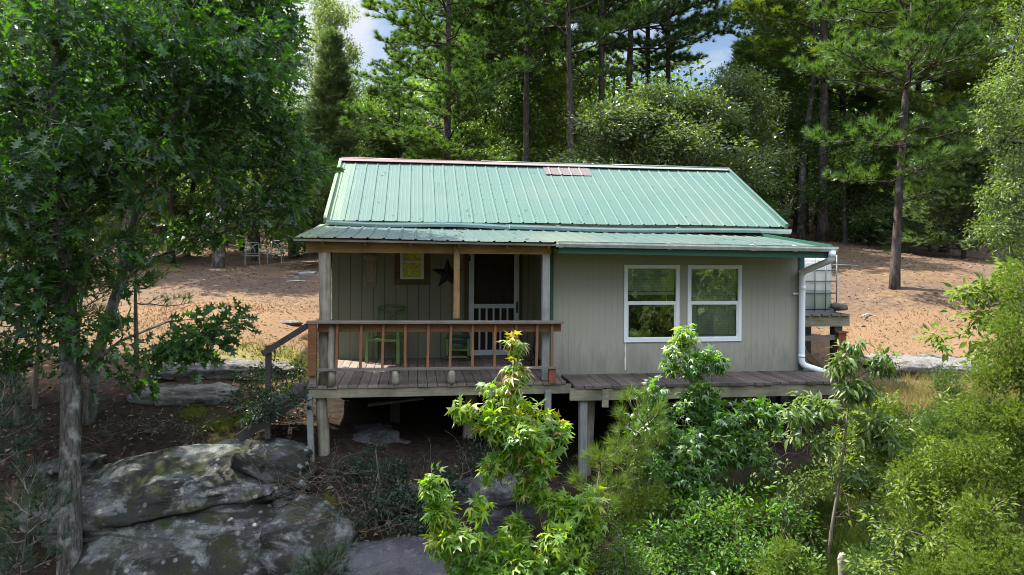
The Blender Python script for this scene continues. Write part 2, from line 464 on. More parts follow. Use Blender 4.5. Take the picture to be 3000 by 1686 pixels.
# ------------------------------------------------------------------ terrain
CP = np.array([
 (-4.7,14,-.05),(-7,14,-.1),(-6,16,.36),(-11.6,31,1.47),(-11.4,27,1.32),(-7,20,.78),(-13.5,40,2.85),(-20,31,1.6),(-20,20,.75),(-12,16,.22),(-5,22,.95),(-25,45,3.6),
 (-6,12.5,-.36),(-5.3,11,-.91),(-9,12.5,-.5),(-8,11,-1.0),(-4.2,12.2,-.62),(-3.3,9.9,-1.05),(-2.83,10.1,-.92),(-14,12,-.6),(-13,9,-1.8),(-20,10,-2),
 (-6,9.3,-2.35),(-9,9,-2.2),(-3,8.4,-2.5),(-5,8,-3.0),(-4,6.5,-3.7),(-4.6,9.9,-1.25),(-6,10.2,-1.35),
 (-2,12,-.95),(0,12,-1.15),(1.0,10.6,-1.58),(1.3,11.2,-1.46),(.56,10.4,-1.4),(-1,10.2,-1.2),(3,11.5,-1.3),(5,11.8,-1.05),(3,14,-.95),(5,14.5,-.8),(0,14,-.9),(-2.5,14,-.6),(-3.5,16.8,-.15),(0,17.3,-.1),(4.5,18,0),(-1.5,19,.3),(3,20.5,.5),
 (-1.8,8.6,-1.95),(-.6,8.6,-1.75),(.5,8,-2.0),(0,7,-2.4),(-2,6.5,-3.0),(2,8.5,-1.9),(4,8,-1.6),(4,9.5,-1.3),(6,9.5,-1.1),(5,7,-1.85),(7,8,-1.35),(3,6,-2.5),(0,4,-4.0),(-5,4,-4.9),(5,4,-3.2),(9,6,-1.9),(0,0,-6.2),(10,0,-5.2),(-10,0,-6.5),(-12,5,-4),
 (0,-15,-9),(15,-15,-8.5),(-15,-15,-9),(0,-35,-7),(20,-35,-6),(-20,-35,-6),
 (6.3,13.2,-.2),(8.1,13.5,-.07),(6.8,12.3,-.48),(7.2,11,-.75),(9.4,17,1.15),(8,15,.42),(12.95,30,2.74),(12.1,27,2.5),(18,26,1.9),(14,20,1.55),(12,15,.55),(16,15,.8),(10,12,-.2),(12,10,-.7),(20,20,1.7),(25,30,3.2),(30,45,5.2),(8,21,1.5),(22,12,.2),
 (0,30,2.4),(0,45,4.),(-40,60,5.5),(40,60,7),(0,80,8),(-60,20,1),(60,20,3),(-60,-20,-5),(60,-20,-4),(0,-60,-2)], float)
def _phi(d2): return .5 * d2 * np.log(d2 + 1e-9)
def _tps():
    n = len(CP); xy = CP[:, :2]
    d2 = ((xy[:, None] - xy[None]) ** 2).sum(-1)
    A = np.zeros((n + 3, n + 3)); A[:n, :n] = _phi(d2) + np.eye(n) * .4
    A[:n, n] = 1; A[:n, n + 1:] = xy; A[n, :n] = 1; A[n + 1:, :n] = xy.T
    return np.linalg.solve(A, np.concatenate([CP[:, 2], [0, 0, 0]]))
TW = _tps()
def height(X, Y, detail=True):
    X = np.atleast_1d(np.asarray(X, float)); Y = np.atleast_1d(np.asarray(Y, float))
    r = np.hypot(X, Y - 15)
    k = np.where(r > 85, 85 / np.maximum(r, 1e-6), 1)
    x = X * k; y = 15 + (Y - 15) * k
    z = np.full(X.shape, TW[-3]) + TW[-2] * x + TW[-1] * y
    for i in range(len(CP)):
        z = z + TW[i] * _phi((x - CP[i, 0]) ** 2 + (y - CP[i, 1]) ** 2)
    if detail:
        p = np.stack([X, Y, X * 0], 1)
        z = z + .05 * fbm(p * .55, 3, 5) + .022 * fbm(p * 2.3, 3, 9)
    return z
def gz(x, y): return float(height(x, y)[0])

def in_house(X, Y, pad=0.):
    dx = X + 3.24; dy = Y - 12.2
    c, s = math.cos(R(8)), math.sin(R(8))
    u = dx * c + dy * s; v = -dx * s + dy * c
    return (u > -pad) & (u < 8.1 + pad) & (v > -1.6 - pad) & (v < 4.9 + pad)

def build_ground():
    n = 460
    a = np.linspace(-1, 1, n)
    sx = np.sinh(a * 4.6) / np.sinh(4.6) * 700
    sy = 11 + np.sinh(a * 4.6) / np.sinh(4.6) * 700
    X, Y = np.meshgrid(sx, sy)
    z = height(X.ravel(), Y.ravel())
    hm = in_house(X.ravel(), Y.ravel(), .3)
    z = np.where(hm, np.minimum(z, -.3), z)
    V = np.stack([X.ravel(), Y.ravel(), z], 1)
    i = np.arange(n * n).reshape(n, n)
    F = np.stack([i[:-1, :-1], i[:-1, 1:], i[1:, 1:], i[1:, :-1]], -1).reshape(-1, 4)
    me = mesh_np('ground', V, F, smooth=True)
    x, y = V[:, 0], V[:, 1]
    def blob(cx, cy, rx, ry): return np.exp(-(((x - cx) / rx) ** 2 + ((y - cy) / ry) ** 2))
    straw = np.clip(blob(-7, 16.2, 3.8, 2.0) + blob(-4.5, 15.8, 2.2, 1.9) + .75 * blob(9.5, 14.8, 3.5, 1.2) + .6 * blob(8, 13.6, 2, 1.) + .35 * blob(-9, 24, 8, 5), 0, 1)
    green = np.clip(blob(-4.6, 13.6, 1.4, .8) + .6 * blob(7.2, 12, 1.4, 1.) + .7 * blob(-4.6, 11.3, 1., .6), 0, 1)
    dark = np.clip(1.25 - (y - 9.9) / 2.8, 0, 1) * (y < 13.5)  # dark litter at the front, darkened further to paint in shade
    dark = np.maximum(dark, in_house(x, y, .8).astype(float))  # shade painted into the soil under the cabin
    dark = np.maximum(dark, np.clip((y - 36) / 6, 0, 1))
    for nm, arr in (('straw', straw), ('green', green), ('painted_shade_litter', dark)):
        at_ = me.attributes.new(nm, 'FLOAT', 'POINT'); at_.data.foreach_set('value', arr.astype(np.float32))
    t = NT('forest floor')
    w = t.world()
    n1 = t.noise(w, .9, 6, .6); n2 = t.noise(w, 7., 6, .7); n3 = t.noise(w, 34., 4, .7)
    base = t.ramp(n2, [(.32, (.05, .033, .021)), (.5, (.135, .089, .054)), (.7, (.215, .157, .102))])
    n0 = t.noise(w, .28, 5, .6)
    base = t.mix(t.ramp(n1, [(.4, 0.), (.62, .5)]), base, (.14, .086, .046))
    base = t.mix(t.ramp(n0, [(.44, 0.), (.58, .6)]), base, (.085, .06, .05))
    def A(nm):
        q = t.n('ShaderNodeAttribute', attribute_name=nm); return q.outputs['Fac']
    def msk(nm, amt=.5):
        return t.ramp(t.math('ADD', A(nm), t.math('MULTIPLY', t.math('SUBTRACT', n1, .5), amt)), [(.3, 0.), (.6, .9)])
    sc = t.ramp(n3, [(.3, (.105, .062, .034)), (.5, (.175, .108, .06)), (.72, (.235, .16, .094))])
    base = t.mix(msk('straw', .9), base, sc)
    gc = t.ramp(n3, [(.35, (.13, .11, .04)), (.6, (.2, .19, .06))])
    base = t.mix(msk('green', .9), base, gc)
    dc = t.ramp(n2, [(.35, (.009, .007, .0055)), (.6, (.022, .017, .0125)), (.8, (.055, .042, .033))])  # litter brown lowered so its colour carries the shade
    base = t.mix(msk('painted_shade_litter', .4), base, dc)
    h = t.math('ADD', t.math('MULTIPLY', n2, .5), t.math('MULTIPLY', n3, .3))
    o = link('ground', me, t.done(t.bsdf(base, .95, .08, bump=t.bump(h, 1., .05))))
    tag(o, 'brown forest floor with pine straw, dry orange grass and dark leaf litter with shade painted in', None, None, 'structure')
build_ground()

# ------------------------------------------------------------------ CABIN
HR = R(8)
HO = Vector((-3.24, 12.2, 0))
def hw(u, v, z=0.):
    c, s = math.cos(HR), math.sin(HR)
    return Vector((HO.x + u * c - v * s, HO.y + u * s + v * c, z))
random.seed(4)
cabin = empty('cabin', HO, HR, 'small grey wood cabin with green metal roof and railed porch on stilts', 'cabin')

def wall_with_holes(mb, u0, u1, z0, z1, v, th, holes):
    us = sorted({u0, u1, *[h[0] for h in holes], *[h[1] for h in holes]})
    for a, b in zip(us[:-1], us[1:]):
        hs = sorted([(h[2], h[3]) for h in holes if h[0] <= a + 1e-6 and h[1] >= b - 1e-6])
        z = z0
        for lo, hi in hs:
            if lo > z: mb.box(a, b, v, v + th, z, lo)
            z = hi
        if z < z1: mb.box(a, b, v, v + th, z, z1)

# windows openings of the enclosed room (u0,u1,z0,z1)
W1 = (4.91, 5.86, .475, 1.75); W2 = (6.0, 6.95, .475, 1.75)
WS = (1.25, 1.68, 1.44, 2.05)
DR = (2.58, 3.44, .02, 2.06)
m = MB(); wall_with_holes(m, 3.72, 8.04, -.1, 2.06, -1.55, .1, [W1, W2]); m.build('wall', M['panel'], cabin)
m = MB(); wall_with_holes(m, .04, 3.72, -.06, 2.5, .25, .1, [WS, DR]); m.build('wall', M['siding'], cabin)
m = MB()
m.prism([(3.72, -1.447, -.1), (3.72, .248, -.1), (3.72, .248, 2.27), (3.72, -1.447, 2.1)], (.1, 0, 0)); m.build('wall', M['siding'], cabin)
m = MB(); m.box(7.94, 8.04, .25, 4.75, -.1, 2.5); m.build('wall', M['siding'], cabin)
m = MB(); m.prism([(7.94, -1.447, -.1), (7.94, .248, -.1), (7.94, .248, 2.2), (7.94, -1.447, 2.07)], (.1, 0, 0)); m.build('wall', M['siding'], cabin)
m = MB(); m.box(.04, .14, .352, 4.75, -.15, 2.5); m.build('wall', M['siding'], cabin)
m = MB(); m.box(.14, 7.94, 4.65, 4.75, -.15, 2.5); m.build('wall', M['siding'], cabin)
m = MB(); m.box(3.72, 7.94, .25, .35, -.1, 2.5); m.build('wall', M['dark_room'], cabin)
for u in (.04, 7.94):
    m = MB(); m.prism([(u, .30, 2.505), (u, 4.7, 2.505), (u, 2.5, 3.78)], (.1, 0, 0)); m.build('gable', M['siding'], cabin)
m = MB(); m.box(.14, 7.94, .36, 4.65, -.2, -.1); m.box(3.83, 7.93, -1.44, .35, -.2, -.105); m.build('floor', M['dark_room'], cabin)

# main roof
def roof_sheet(mb, u0, u1, prof, sp=.2286, rib=.015, off=.06):
    """prof: list of (v,z) points down the slope; ribbed in u"""
    us = []; hs = []
    u = u0
    us.append(u0); hs.append(0)
    k = u0 + off
    while k < u1 - .03:
        for d, h in ((-.024, 0), (-.010, rib), (.010, rib), (.024, 0)):
            us.append(k + d); hs.append(h)
        for d in (.0762, .1524):                       # the two low stiffening ribs between the tall ones
            if k + d + .01 < u1:
                for e, h in ((-.012, 0), (0, .002), (.012, 0)):
                    us.append(k + d + e); hs.append(h)
        k += sp
    us.append(u1); hs.append(0)
    n = len(us); vs = []
    for r_, (v, z) in enumerate(prof):
        for i in range(n):
            vs.append((us[i], v, z + hs[i] + .006 * math.sin(us[i] * 2.1 + r_ * 1.7)))
    fs = []
    for r_ in range(len(prof) - 1):
        for i in range(n - 1):
            fs.append((r_ * n + i, r_ * n + i + 1, (r_ + 1) * n + i + 1, (r_ + 1) * n + i))
    mb.add(vs, fs)
    # thickness: closing underside
    b = [(q[0], q[1], q[2] - .004) for q in vs]
    mb.add(b, [tuple(reversed(f)) for f in fs])
    return us
def roof_screws(mb, u0, u1, rows, zf, sp=.2286, off=.06):
    k = u0 + off
    while k < u1 - .1:
        for v in rows:
            for d in (.04, ):
                z = zf(v) + .002
                mb.box(k + d - .005, k + d + .005, v - .005, v + .005, z, z + .005)
        k += sp
EZ, RZ = 2.50, 3.88
def rz(v): return EZ + (RZ - EZ) * v / 2.5
m = MB(); roof_sheet(m, -.02, 8.62, [(-.04 + 2.54 * i / 6, rz(-.04 + 2.54 * i / 6)) for i in range(7)])
roof_screws(m, -.02, 8.6, (.25, .85, 1.5, 2.1), rz)
m.build('roof', M['roof'], cabin)
m = MB(); roof_sheet(m, -.02, 8.62, [(2.5 + 2.54 * i / 3, RZ - (RZ - EZ) * (2.54 * i / 3) / 2.5) for i in range(4)])
m.build('roof', M['roof'], cabin)
m = MB()
for s in (-1, 1):
    m.add([(-.04, 2.5, RZ + .05), (8.64, 2.5, RZ + .03), (8.64, 2.5 + s * .16, RZ - .035), (-.04, 2.5 + s * .16, RZ - .03)], [(0, 1, 2, 3)])
    m.add([(-.04, 2.5, RZ + .046), (8.64, 2.5, RZ + .026), (8.64, 2.5 + s * .16, RZ - .043), (-.04, 2.5 + s * .16, RZ - .037)], [(3, 2, 1, 0)])
for a, b in ((-.04, 2.95), (2.93, 5.9), (5.88, 8.64)):
    m.tube([(a, 2.5, RZ + .048), (b, 2.5, RZ + .036)], .016, 6)
m.build('ridge_cap', M['ridge'], cabin)
m = MB(); roof_sheet(m, 4.27, 5.28, [(1.98, rz(1.98) + .024), (2.44, rz(2.44) + .024)], off=.12); m.build('roof_patch', M['rust'], cabin)
# rake trim on the gable edges
for u in (-.05, 8.60):
    m = MB()
    m.bar((u, -.06, EZ - .02), (u, 2.5, RZ - .01), .06, .11); m.bar((u, 5.06, EZ - .02), (u, 2.5, RZ - .01), .06, .11)
    m.build('rake_trim', M['roof'], cabin)
m = MB(); m.box(.0, 8.3, .02, .05, EZ - .085, EZ - .025); m.build('fascia', M['treated'], cabin)
m = MB(); m.box(.0, 8.55, 4.95, 4.98, EZ - .15, EZ - .025); m.build('fascia', M['treated'], cabin)
m = MB(); m.box(.02, 8.5, .06, .24, EZ - .06, EZ - .045); m.build('soffit', M['dark_wood'], cabin)

def gutter(name, mat, u0, u1, v, zf, w=.1, h=.085, brk=()):
    m = MB(); n = 26
    prof = [(0, 0), (0, -h), (-w * .62, -h), (-w, -h * .45), (-w, -.006), (-w - .012, 0), (-w + .008, 0), (-w + .008, -h * .42), (-w * .6, -h + .008), (-.008, -h + .008), (-.008, 0)]
    vs = []
    for i in range(n):
        u = u0 + (u1 - u0) * i / (n - 1)
        for a, b in prof: vs.append((u, v + a, zf(u) + b))
    k = len(prof); fs = []
    for i in range(n - 1):
        for j in range(k):
            j2 = (j + 1) % k
            fs.append((i * k + j, i * k + j2, (i + 1) * k + j2, (i + 1) * k + j))
    fs.append(tuple(range(k))); fs.append(tuple((n - 1) * k + j for j in reversed(range(k))))
    m.add(vs, fs)
    for u in brk:                                      # joint sleeves and strap hangers
        z = zf(u); g = .006
        m.prism([(u - .03, v + .002, z + g), (u - .03, v + .002, z - h - g), (u - .03, v - w * .64, z - h - g), (u - .03, v - w - g, z - h * .45), (u - .03, v - w - .018, z + g)], (.06, 0, 0))
    return m.build(name, mat, cabin)
gutter('gutter', M['gutter'], -.02, 3.2, -.05, lambda u: 2.49 - .016 * u - .02 * math.sin(u * 2), brk=(2.0, 3.17))
gutter('gutter', M['gutter'], 3.21, 8.66, -.05, lambda u: 2.45 - .004 * u - .015 * math.sin(u * 1.3 + 1), brk=(4.1, 6.4))
# porch / lean-to roof
PE = -2.42
def pz(v): return 2.125 + (2.40 - 2.125) * (v - PE) / (0.12 - PE)
m = MB(); roof_sheet(m, -.2, 8.06, [(PE + (.3 - PE) * i / 5, pz(PE + (.3 - PE) * i / 5)) for i in range(6)], off=.1)
roof_screws(m, -.2, 8.0, (-2.25, -1.2, -.3), pz, off=.1)
pr = m.build('roof', M['porch_roof'], cabin)
pr.rotation_euler = (0, R(.65), 0)                     # the lean-to sheet sags a little towards its far end
def pdz(u): return -math.sin(R(.65)) * u
m = MB(); m.bar((-.19, PE + .03, 2.092), (3.62, PE + .03, 2.092 + pdz(3.62)), .025, .03); m.build('fascia', M['grey_rail'], cabin)
m = MB(); m.bar((3.64, PE + .05, 2.045 + pdz(3.6)), (8.05, PE + .05, 2.045 + pdz(8.05)), .03, .15); m.build('fascia', M['green_trim'], cabin)
gutter('gutter', M['white_gutter'], 3.6, 8.1, PE + .03, lambda u: 2.105 - .0085 * (u - 3.6), .1, .085, (3.66, 5.35, 6.7, 7.4))
m = MB(); m.bar((8.06, PE + .05, 2.02), (8.06, .1, 2.29), .025, .14); m.build('fascia', M['green_trim'], cabin)
m = MB()
m.add([(3.74, PE + .07, 1.955), (8.03, PE + .07, 1.93), (8.03, -1.56, 1.99), (3.74, -1.56, 2.01)], [(0, 1, 2, 3)])
m.add([(3.74, PE + .07, 1.967), (8.03, PE + .07, 1.942), (8.03, -1.56, 2.002), (3.74, -1.56, 2.022)], [(3, 2, 1, 0)]); m.build('soffit', M['panel'], cabin)
m = MB(); m.bar((-.05, -2.16, 1.985), (3.56, -2.16, 1.975), .09, .135); m.build('header_beam', M['beam'], cabin)
m = MB(); m.box(-.06, .3, -2.2, -2.12, 2.06, 2.12); m.build('beam_block', M['beam'], cabin)
for u in (.2, .80, 1.45, 2.16, 2.87, 3.5):
    m = MB(); m.bar((u, -2.33, 2.065 - .011 * u), (u, .22, 2.335 - .011 * u), .04, .075); m.build('rafter', M['post'], cabin)
# corner trims
m = MB(); m.box(3.655, 3.73, -1.575, -1.555, -.1, 2.05); m.box(3.69, 3.718, -1.552, -1.46, -.1, 2.05); m.build('corner_trim', M['green_trim'], cabin)
m = MB(); m.box(7.98, 8.07, -1.575, -1.553, -.1, 2.03); m.box(8.042, 8.07, -1.55, -1.46, -.1, 2.03); m.build('corner_trim', M['green_trim'], cabin)

# downspout
def rnd_path(pts, r=.07, n=5):
    out = [Vector(pts[0])]
    for i in range(1, len(pts) - 1):
        a, b, c = map(Vector, pts[i - 1:i + 2])
        p = b + (a - b).normalized() * r; q = b + (c - b).normalized() * r
        for k in range(n + 1):
            t = k / n; out.append((1 - t) ** 2 * p + 2 * t * (1 - t) * b + t * t * q)
    out.append(Vector(pts[-1])); return out
m = MB(); m.tube(rnd_path([(8.02, -2.44, 2.0), (8.02, -2.44, 1.86), (7.99, -1.645, 1.64), (7.99, -1.645, .08), (8.55, -1.72, -.1)], .09), .052, 12)
for z in (1.35, .2, 1.62): m.tube([(7.99, -1.645, z), (7.99, -1.645, z + .05)], .057, 12)
m.box(7.86, 8.0, -1.6, -1.585, 1.26, 1.29)
m.tube([(8.02, -2.44, 1.99), (8.02, -2.44, 1.9)], .058, 12)
m.build('downspout', M['white'], cabin)

# big windows
def big_window(w, blind_to):
    u0, u1, z0, z1 = w; v = -1.575
    f = MB(); fw = .062
    f.box(u0, u1, v, v + .05, z1 - fw, z1); f.box(u0, u1, v, v + .05, z0, z0 + fw + .01)
    f.box(u0, u0 + fw, v, v + .05, z0 + fw + .01, z1 - fw); f.box(u1 - fw, u1, v, v + .05, z0 + fw + .01, z1 - fw)
    f.box(u0 + fw, u1 - fw, v + .008, v + .046, 1.09, 1.15)
    f.box(u0 + fw, u0 + fw + .018, v + .012, v + .046, z0 + fw, 1.09); f.box(u1 - fw - .026, u1 - fw, v + .012, v + .046, z0 + fw, 1.09)
    f.box(u0 + fw, u1 - fw, v + .012, v + .046, z0 + fw, z0 + fw + .02)
    win = f.build('window', M['white'], cabin, .004)
    g = MB(); g.box(u0 + fw, u1 - fw, v + .03, v + .034, 1.145, z1 - fw); g.box(u0 + fw + .016, u1 - fw - .02, v + .02, v + .024, z0 + fw + .015, 1.095)
    g.build('pane', M['glass'], win)
    b = MB(); z = z1 - fw - .02
    while z > blind_to:
        b.add([(u0 + .07, v + .085, z), (u1 - .07, v + .085, z), (u1 - .07, v + .096, z + .0245), (u0 + .07, v + .096, z + .0245)], [(0, 1, 2, 3)])
        z -= .027
    b.box(u0 + .07, u1 - .07, v + .08, v + .105, blind_to - .05, blind_to)
    for uu in (u0 + .2, u1 - .2): b.tube([(uu, v + .08, z1 - .08), (uu, v + .08, blind_to)], .003, 4)
    if blind_to > 1: b.tube([(u1 - .2, v + .08, blind_to), (u1 - .2, v + .08, 1.0)], .004, 4)
    b.build('blind', M['blind'], win)
big_window(W1, 1.30)
big_window(W2, .58)
m = MB()
for u in (4.945, ):
    z = .47
    while z > .06:
        w = random.uniform(.004, .011); d = random.uniform(.03, .09)
        m.box(u - w, u + w, -1.554, -1.5515, z - d, z); z -= d; u += random.uniform(-.004, .004)
m.build('caulk_run', M['white'], cabin)
# small porch window
u0, u1, z0, z1 = WS
f = MB(); v = .215
f.box(u0, u0 + .06, v, .3, z0 + .045, z1); f.box(u1 - .06, u1, v, .3, z0 + .045, z1); f.box(u0, u1, v, .3, z0, z0 + .045)
f.box(u0 + .06, u1 - .06, v + .01, .3, 1.745, 1.785)
sw = f.build('window', M['cream'], cabin, .003)
g = MB(); g.box(u0 + .06, u1 - .06, .25, .256, 1.785, 2.05); g.box(u0 + .06, u1 - .06, .235, .241, z0 + .045, 1.745); g.build('pane', M['yellow'], sw)
m = MB(); m.box(1.15, 1.247, .226, .248, 1.445, 2.08); m.box(1.683, 1.79, .226, .248, 1.445, 2.08); m.box(1.15, 1.79, .215, .248, 1.335, 1.437); m.build('casing', M['sill'], sw)
# screen door
m = MB(); m.box(DR[0], DR[1], .30, .34, .0, 2.06); m.build('door_panel', M['brown_door'], cabin)
m = MB(); m.box(2.42, 2.50, .222, .248, 0.01, 2.08); m.box(3.46, 3.5, .222, .248, .01, 2.08); m.build('door_casing', M['sill'], cabin)
dr = MB()
dr.box(2.505, 2.60, .20, .235, .03, 2.08); dr.box(3.345, 3.435, .20, .235, .03, 2.08)
dr.box(2.60, 3.345, .203, .232, .905, .985); dr.box(2.60, 3.345, .203, .232, .035, .135)
door = dr.build('screen_door', M['white_old'], cabin, .003)
for k, u in enumerate((2.705, 2.835, 2.965, 3.095, 3.225)):
    m = MB(); m.box(u - .016, u + .016, .208, .227, .135, .905); m.build('slat', M['white_old'], door)
m = MB(); m.tube([(3.40, .19, 1.0), (3.40, .165, .97), (3.40, .165, .88), (3.40, .19, .85)], .008, 6); m.box(3.385, 3.415, .192, .199, .82, 1.03); m.build('handle', M['black'], door)
m = MB(); m.box(2.49, 2.53, .185, .199, 1.78, 1.87); m.build('hinge', M['black'], door)

# deck
m = MB(); u = 0.; 
while u < 3.76:
    w = min(.142, 3.78 - u); d = random.uniform(-.012, .012)
    m.box(u + .004, u + w - .004, -2.36 + d, .245, -.036 + random.uniform(-.003, .003), random.uniform(-.003, .002)); u += .1425
m.build('deck', M['deck'], cabin)
m = MB(); m.bar((.02, -2.31, -.105), (3.86, -2.31, -.11), .05, .135); m.build('rim_beam', M['treated'], cabin)
m = MB()
for v in (-1.6, -.7, .1): m.box(.02, 3.7, v, v + .05, -.19, -.04)
for u in (.02, 1.2, 2.4): m.box(u, u + .045, -2.28, .24, -.17, -.045)
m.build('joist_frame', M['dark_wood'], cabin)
# posts of the porch
def wob(a, b, n, j, seed):
    rg = random.Random(seed); a = Vector(a); b = Vector(b)
    return [a.lerp(b, i / n) + Vector((rg.uniform(-j, j), rg.uniform(-j, j), 0)) for i in range(n + 1)]
m = MB(); m.tube(wob((.235, -2.16, .0), (.21, -2.16, 1.915), 9, .008, 3), [.10, .085, .09, .088, .083, .086, .09, .085, .088, .092], 12, wob=.05, seed=2)
m.build('post', M['log'], cabin)
m = MB(); m.tube(wob((.335, -2.33, .0), (.335, -2.30, .88), 6, .006, 5), [.065, .06, .058, .06, .058, .056, .055], 10, wob=.06, seed=9); m.build('post', M['log'], cabin)
m = MB(); m.box(2.087, 2.175, -2.24, -2.205, .95, 2.07); m.build('post', M['post'], cabin)
m = MB(); m.box(3.435, 3.55, -2.2, -2.085, 0., 1.915); m.build('post', M['grey_post'], cabin, .006)
# railing
rail = MB().box(-.01, 3.71, -2.45, -2.27, .905, .935).build('railing', M['grey_rail'], cabin)
rail.rotation_euler = (0, R(.35), 0)
MB().box(.14, 3.69, -2.345, -2.31, .775, .9).build('rail_board', M['stain'], rail)
MB().box(.11, 3.69, -2.40, -2.31, .225, .255).build('bottom_rail', M['grey_rail'], rail)
MB().box(.02, .135, -2.44, -2.335, .17, .904).build('corner_post', M['stain'], rail)
for k, u in enumerate((.41, .75, 1.06, 1.38, 1.71, 2.035, 2.36, 2.69, 3.01, 3.32, 3.55)):
    d = random.uniform(-.006, .006)
    MB().bar((u + d, -2.365, .256), (u - d, -2.365, .903), .037, .037, (0, 1, 0)).build('baluster', M['balus'], rail)
for u, mt in ((.08, 'grey_rail'), (1.24, 'log'), (2.06, 'log'), (3.56, 'red_post')):
    m = MB()
    if mt == 'log': m.tube(wob((u, -2.32, .0), (u, -2.35, .222), 3, .006, int(u * 9)), [.055, .062, .062, .05], 10, wob=.08, seed=int(u * 7))
    else: m.box(u - .05, u + .05, -2.38, -2.29, .003, .17 if u < 1 else .222)
    m.build('rail_block', M[mt], rail)
# left side rail board
MB().box(.02, .055, -2.33, -2.2, .77, .9).build('side_rail', M['stain'], rail)
# stairs down from the left edge
st = MB().bar((.0, -2.25, -.1), (-.95, -2.25, -.74), .04, .14).build('stairs', M['dark_wood'], cabin)
m = MB(); m.bar((.0, -1.3, -.1), (-.95, -1.3, -.74), .04, .14); m.build('stringer', M['dark_wood'], st)
for k in range(3): MB().box(-.3 - .27 * k, -.02 - .27 * k, -2.22, -1.33, -.16 - .18 * k, -.125 - .18 * k).build('step', M['dark_wood'], st)
MB().box(-.585, -.51, -2.3, -2.225, -.75, .58).build('stair_post', M['dark_wood'], st)
MB().bar((-.62, -2.32, .47), (.02, -2.34, .88), .035, .085).build('handrail', M['dark_wood'], st)

# platform in front of the room
m = MB(); u = 3.87
while u < 8.3:
    m.box(u + .004, u + .137, -2.55 + random.uniform(-.02, .02), -1.56, -.075 + random.uniform(-.004, .004), -.035 + random.uniform(-.004, .004)); u += .141
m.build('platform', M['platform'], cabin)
m = MB(); m.bar((3.8, -2.5, -.165), (4.3, -2.5, -.17), .05, .17); m.bar((4.36, -2.5, -.17), (8.3, -2.5, -.165), .05, .17); m.build('rim_beam', M['treated'], cabin)
m = MB(); m.box(4.28, 4.38, -2.55, -2.527, -.36, -.085, .01); m.build('splice_block', M['treated'], cabin)
m = MB()
for u in (3.9, 5.2, 6.6, 7.95): m.box(u, u + .045, -2.47, -.2, -.24, -.08)
m.box(3.9, 8.0, -1.5, -1.4, -.32, -.205)
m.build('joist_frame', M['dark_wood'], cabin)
# stilts
def stilt(u, v, w, mat, rnd=False, lean=(0, 0), top=-.12):
    p = hw(u, v); zb = gz(p.x, p.y) - .25
    m = MB()
    if rnd: m.tube(wob((u, v, top), (u + lean[0], v + lean[1], zb), 6, .007, int(u * 31 + v * 7)), [w] * 7, 10, wob=.07, seed=int(u * 13))
    else: m.bar((u, v, top), (u + lean[0], v + lean[1], zb), w * 2, w * 2, (0, 1, 0))
    m.build('stilt', M[mat], cabin)
stilt(.18, -2.2, .078, 'log', True, (.06, .05))
stilt(.03, -2.32, .04, 'grey_post', False, (.05, 0))
stilt(3.50, -2.34, .045, 'grey_post', False)
stilt(4.02, -2.42, .055, 'grey_post', False)
stilt(4.19, -2.2, .085, 'log', True, (-.03, .2), -.2)
stilt(2.45, -1.2, .1, 'log', True, (-.06, 0))
stilt(1.2, -.6, .08, 'dark_wood', False)
stilt(6.3, -2.1, .07, 'dark_wood', False, top=-.2)
stilt(7.7, -2.0, .08, 'log', True, top=-.2)
stilt(6.6, -1.2, .07, 'dark_wood', False, top=-.2)
MB().bar((6.5, -1.9, -.5), (6.9, -2.3, -.27), .05, .15).build('brace', M['treated'], cabin)
stilt(.15, .4, .15, 'grey_post', False, top=-.15)
stilt(3.9, .3, .1, 'dark_wood', False, top=-.15)

# ------------------------------------------------------------------ things on and around the porch
def hemp(name, u, v, z, rz, *a): return empty(name, hw(u, v, z), HR + rz, *a)
# barn star
def star():
    m = MB(); ro, ri, d = .30, .118, .05
    pts = []
    for k in range(10):
        a = PI / 2 + k * PI / 5; r = ro if k % 2 == 0 else ri
        pts.append((r * math.cos(a), 0, r * math.sin(a)))
    vs = [(0, -d, 0)] + pts + [(p[0], .004, p[2]) for p in pts]
    fs = [(0, 1 + k, 1 + (k + 1) % 10) for k in range(10)] + [(1 + k, 11 + k, 11 + (k + 1) % 10, 1 + (k + 1) % 10) for k in range(10)] + [tuple(range(20, 10, -1))]
    m.add(vs, fs)
    o = m.build('barn_star', M['black'])
    o.location = hw(2.11, .245, 1.535); o.rotation_euler = (0, 0, HR)
    tag(o, 'black five pointed metal star hung on the porch wall', 'star')
star()
# plaque
e = hemp('wall_plaque', .715, .247, 1.30, 0, 'tall worn wooden plaque hanging left of the small yellow window', 'plaque')
poly = []
for x, z in ((-.11, .02), (-.07, 0), (.07, 0), (.11, .02), (.115, .5), (.08, .525), (-.08, .525), (-.115, .5)): poly.append((x, 0, z))
MB().prism(poly, (0, -.03, 0)).build('board', M['plaque'], e, .004)
MB().prism([(-.14, -.031, .50), (.14, -.031, .50), (.12, -.031, .555), (.05, -.031, .585), (-.05, -.031, .585), (-.12, -.031, .555)], (0, -.03, 0)).build('crest', M['plaque'], e, .004)
MB().box(-.085, .085, -.045, -.031, .05, .075).build('batten', M['plaque'], e); MB().box(-.085, .085, -.045, -.031, .42, .445).build('batten', M['plaque'], e)

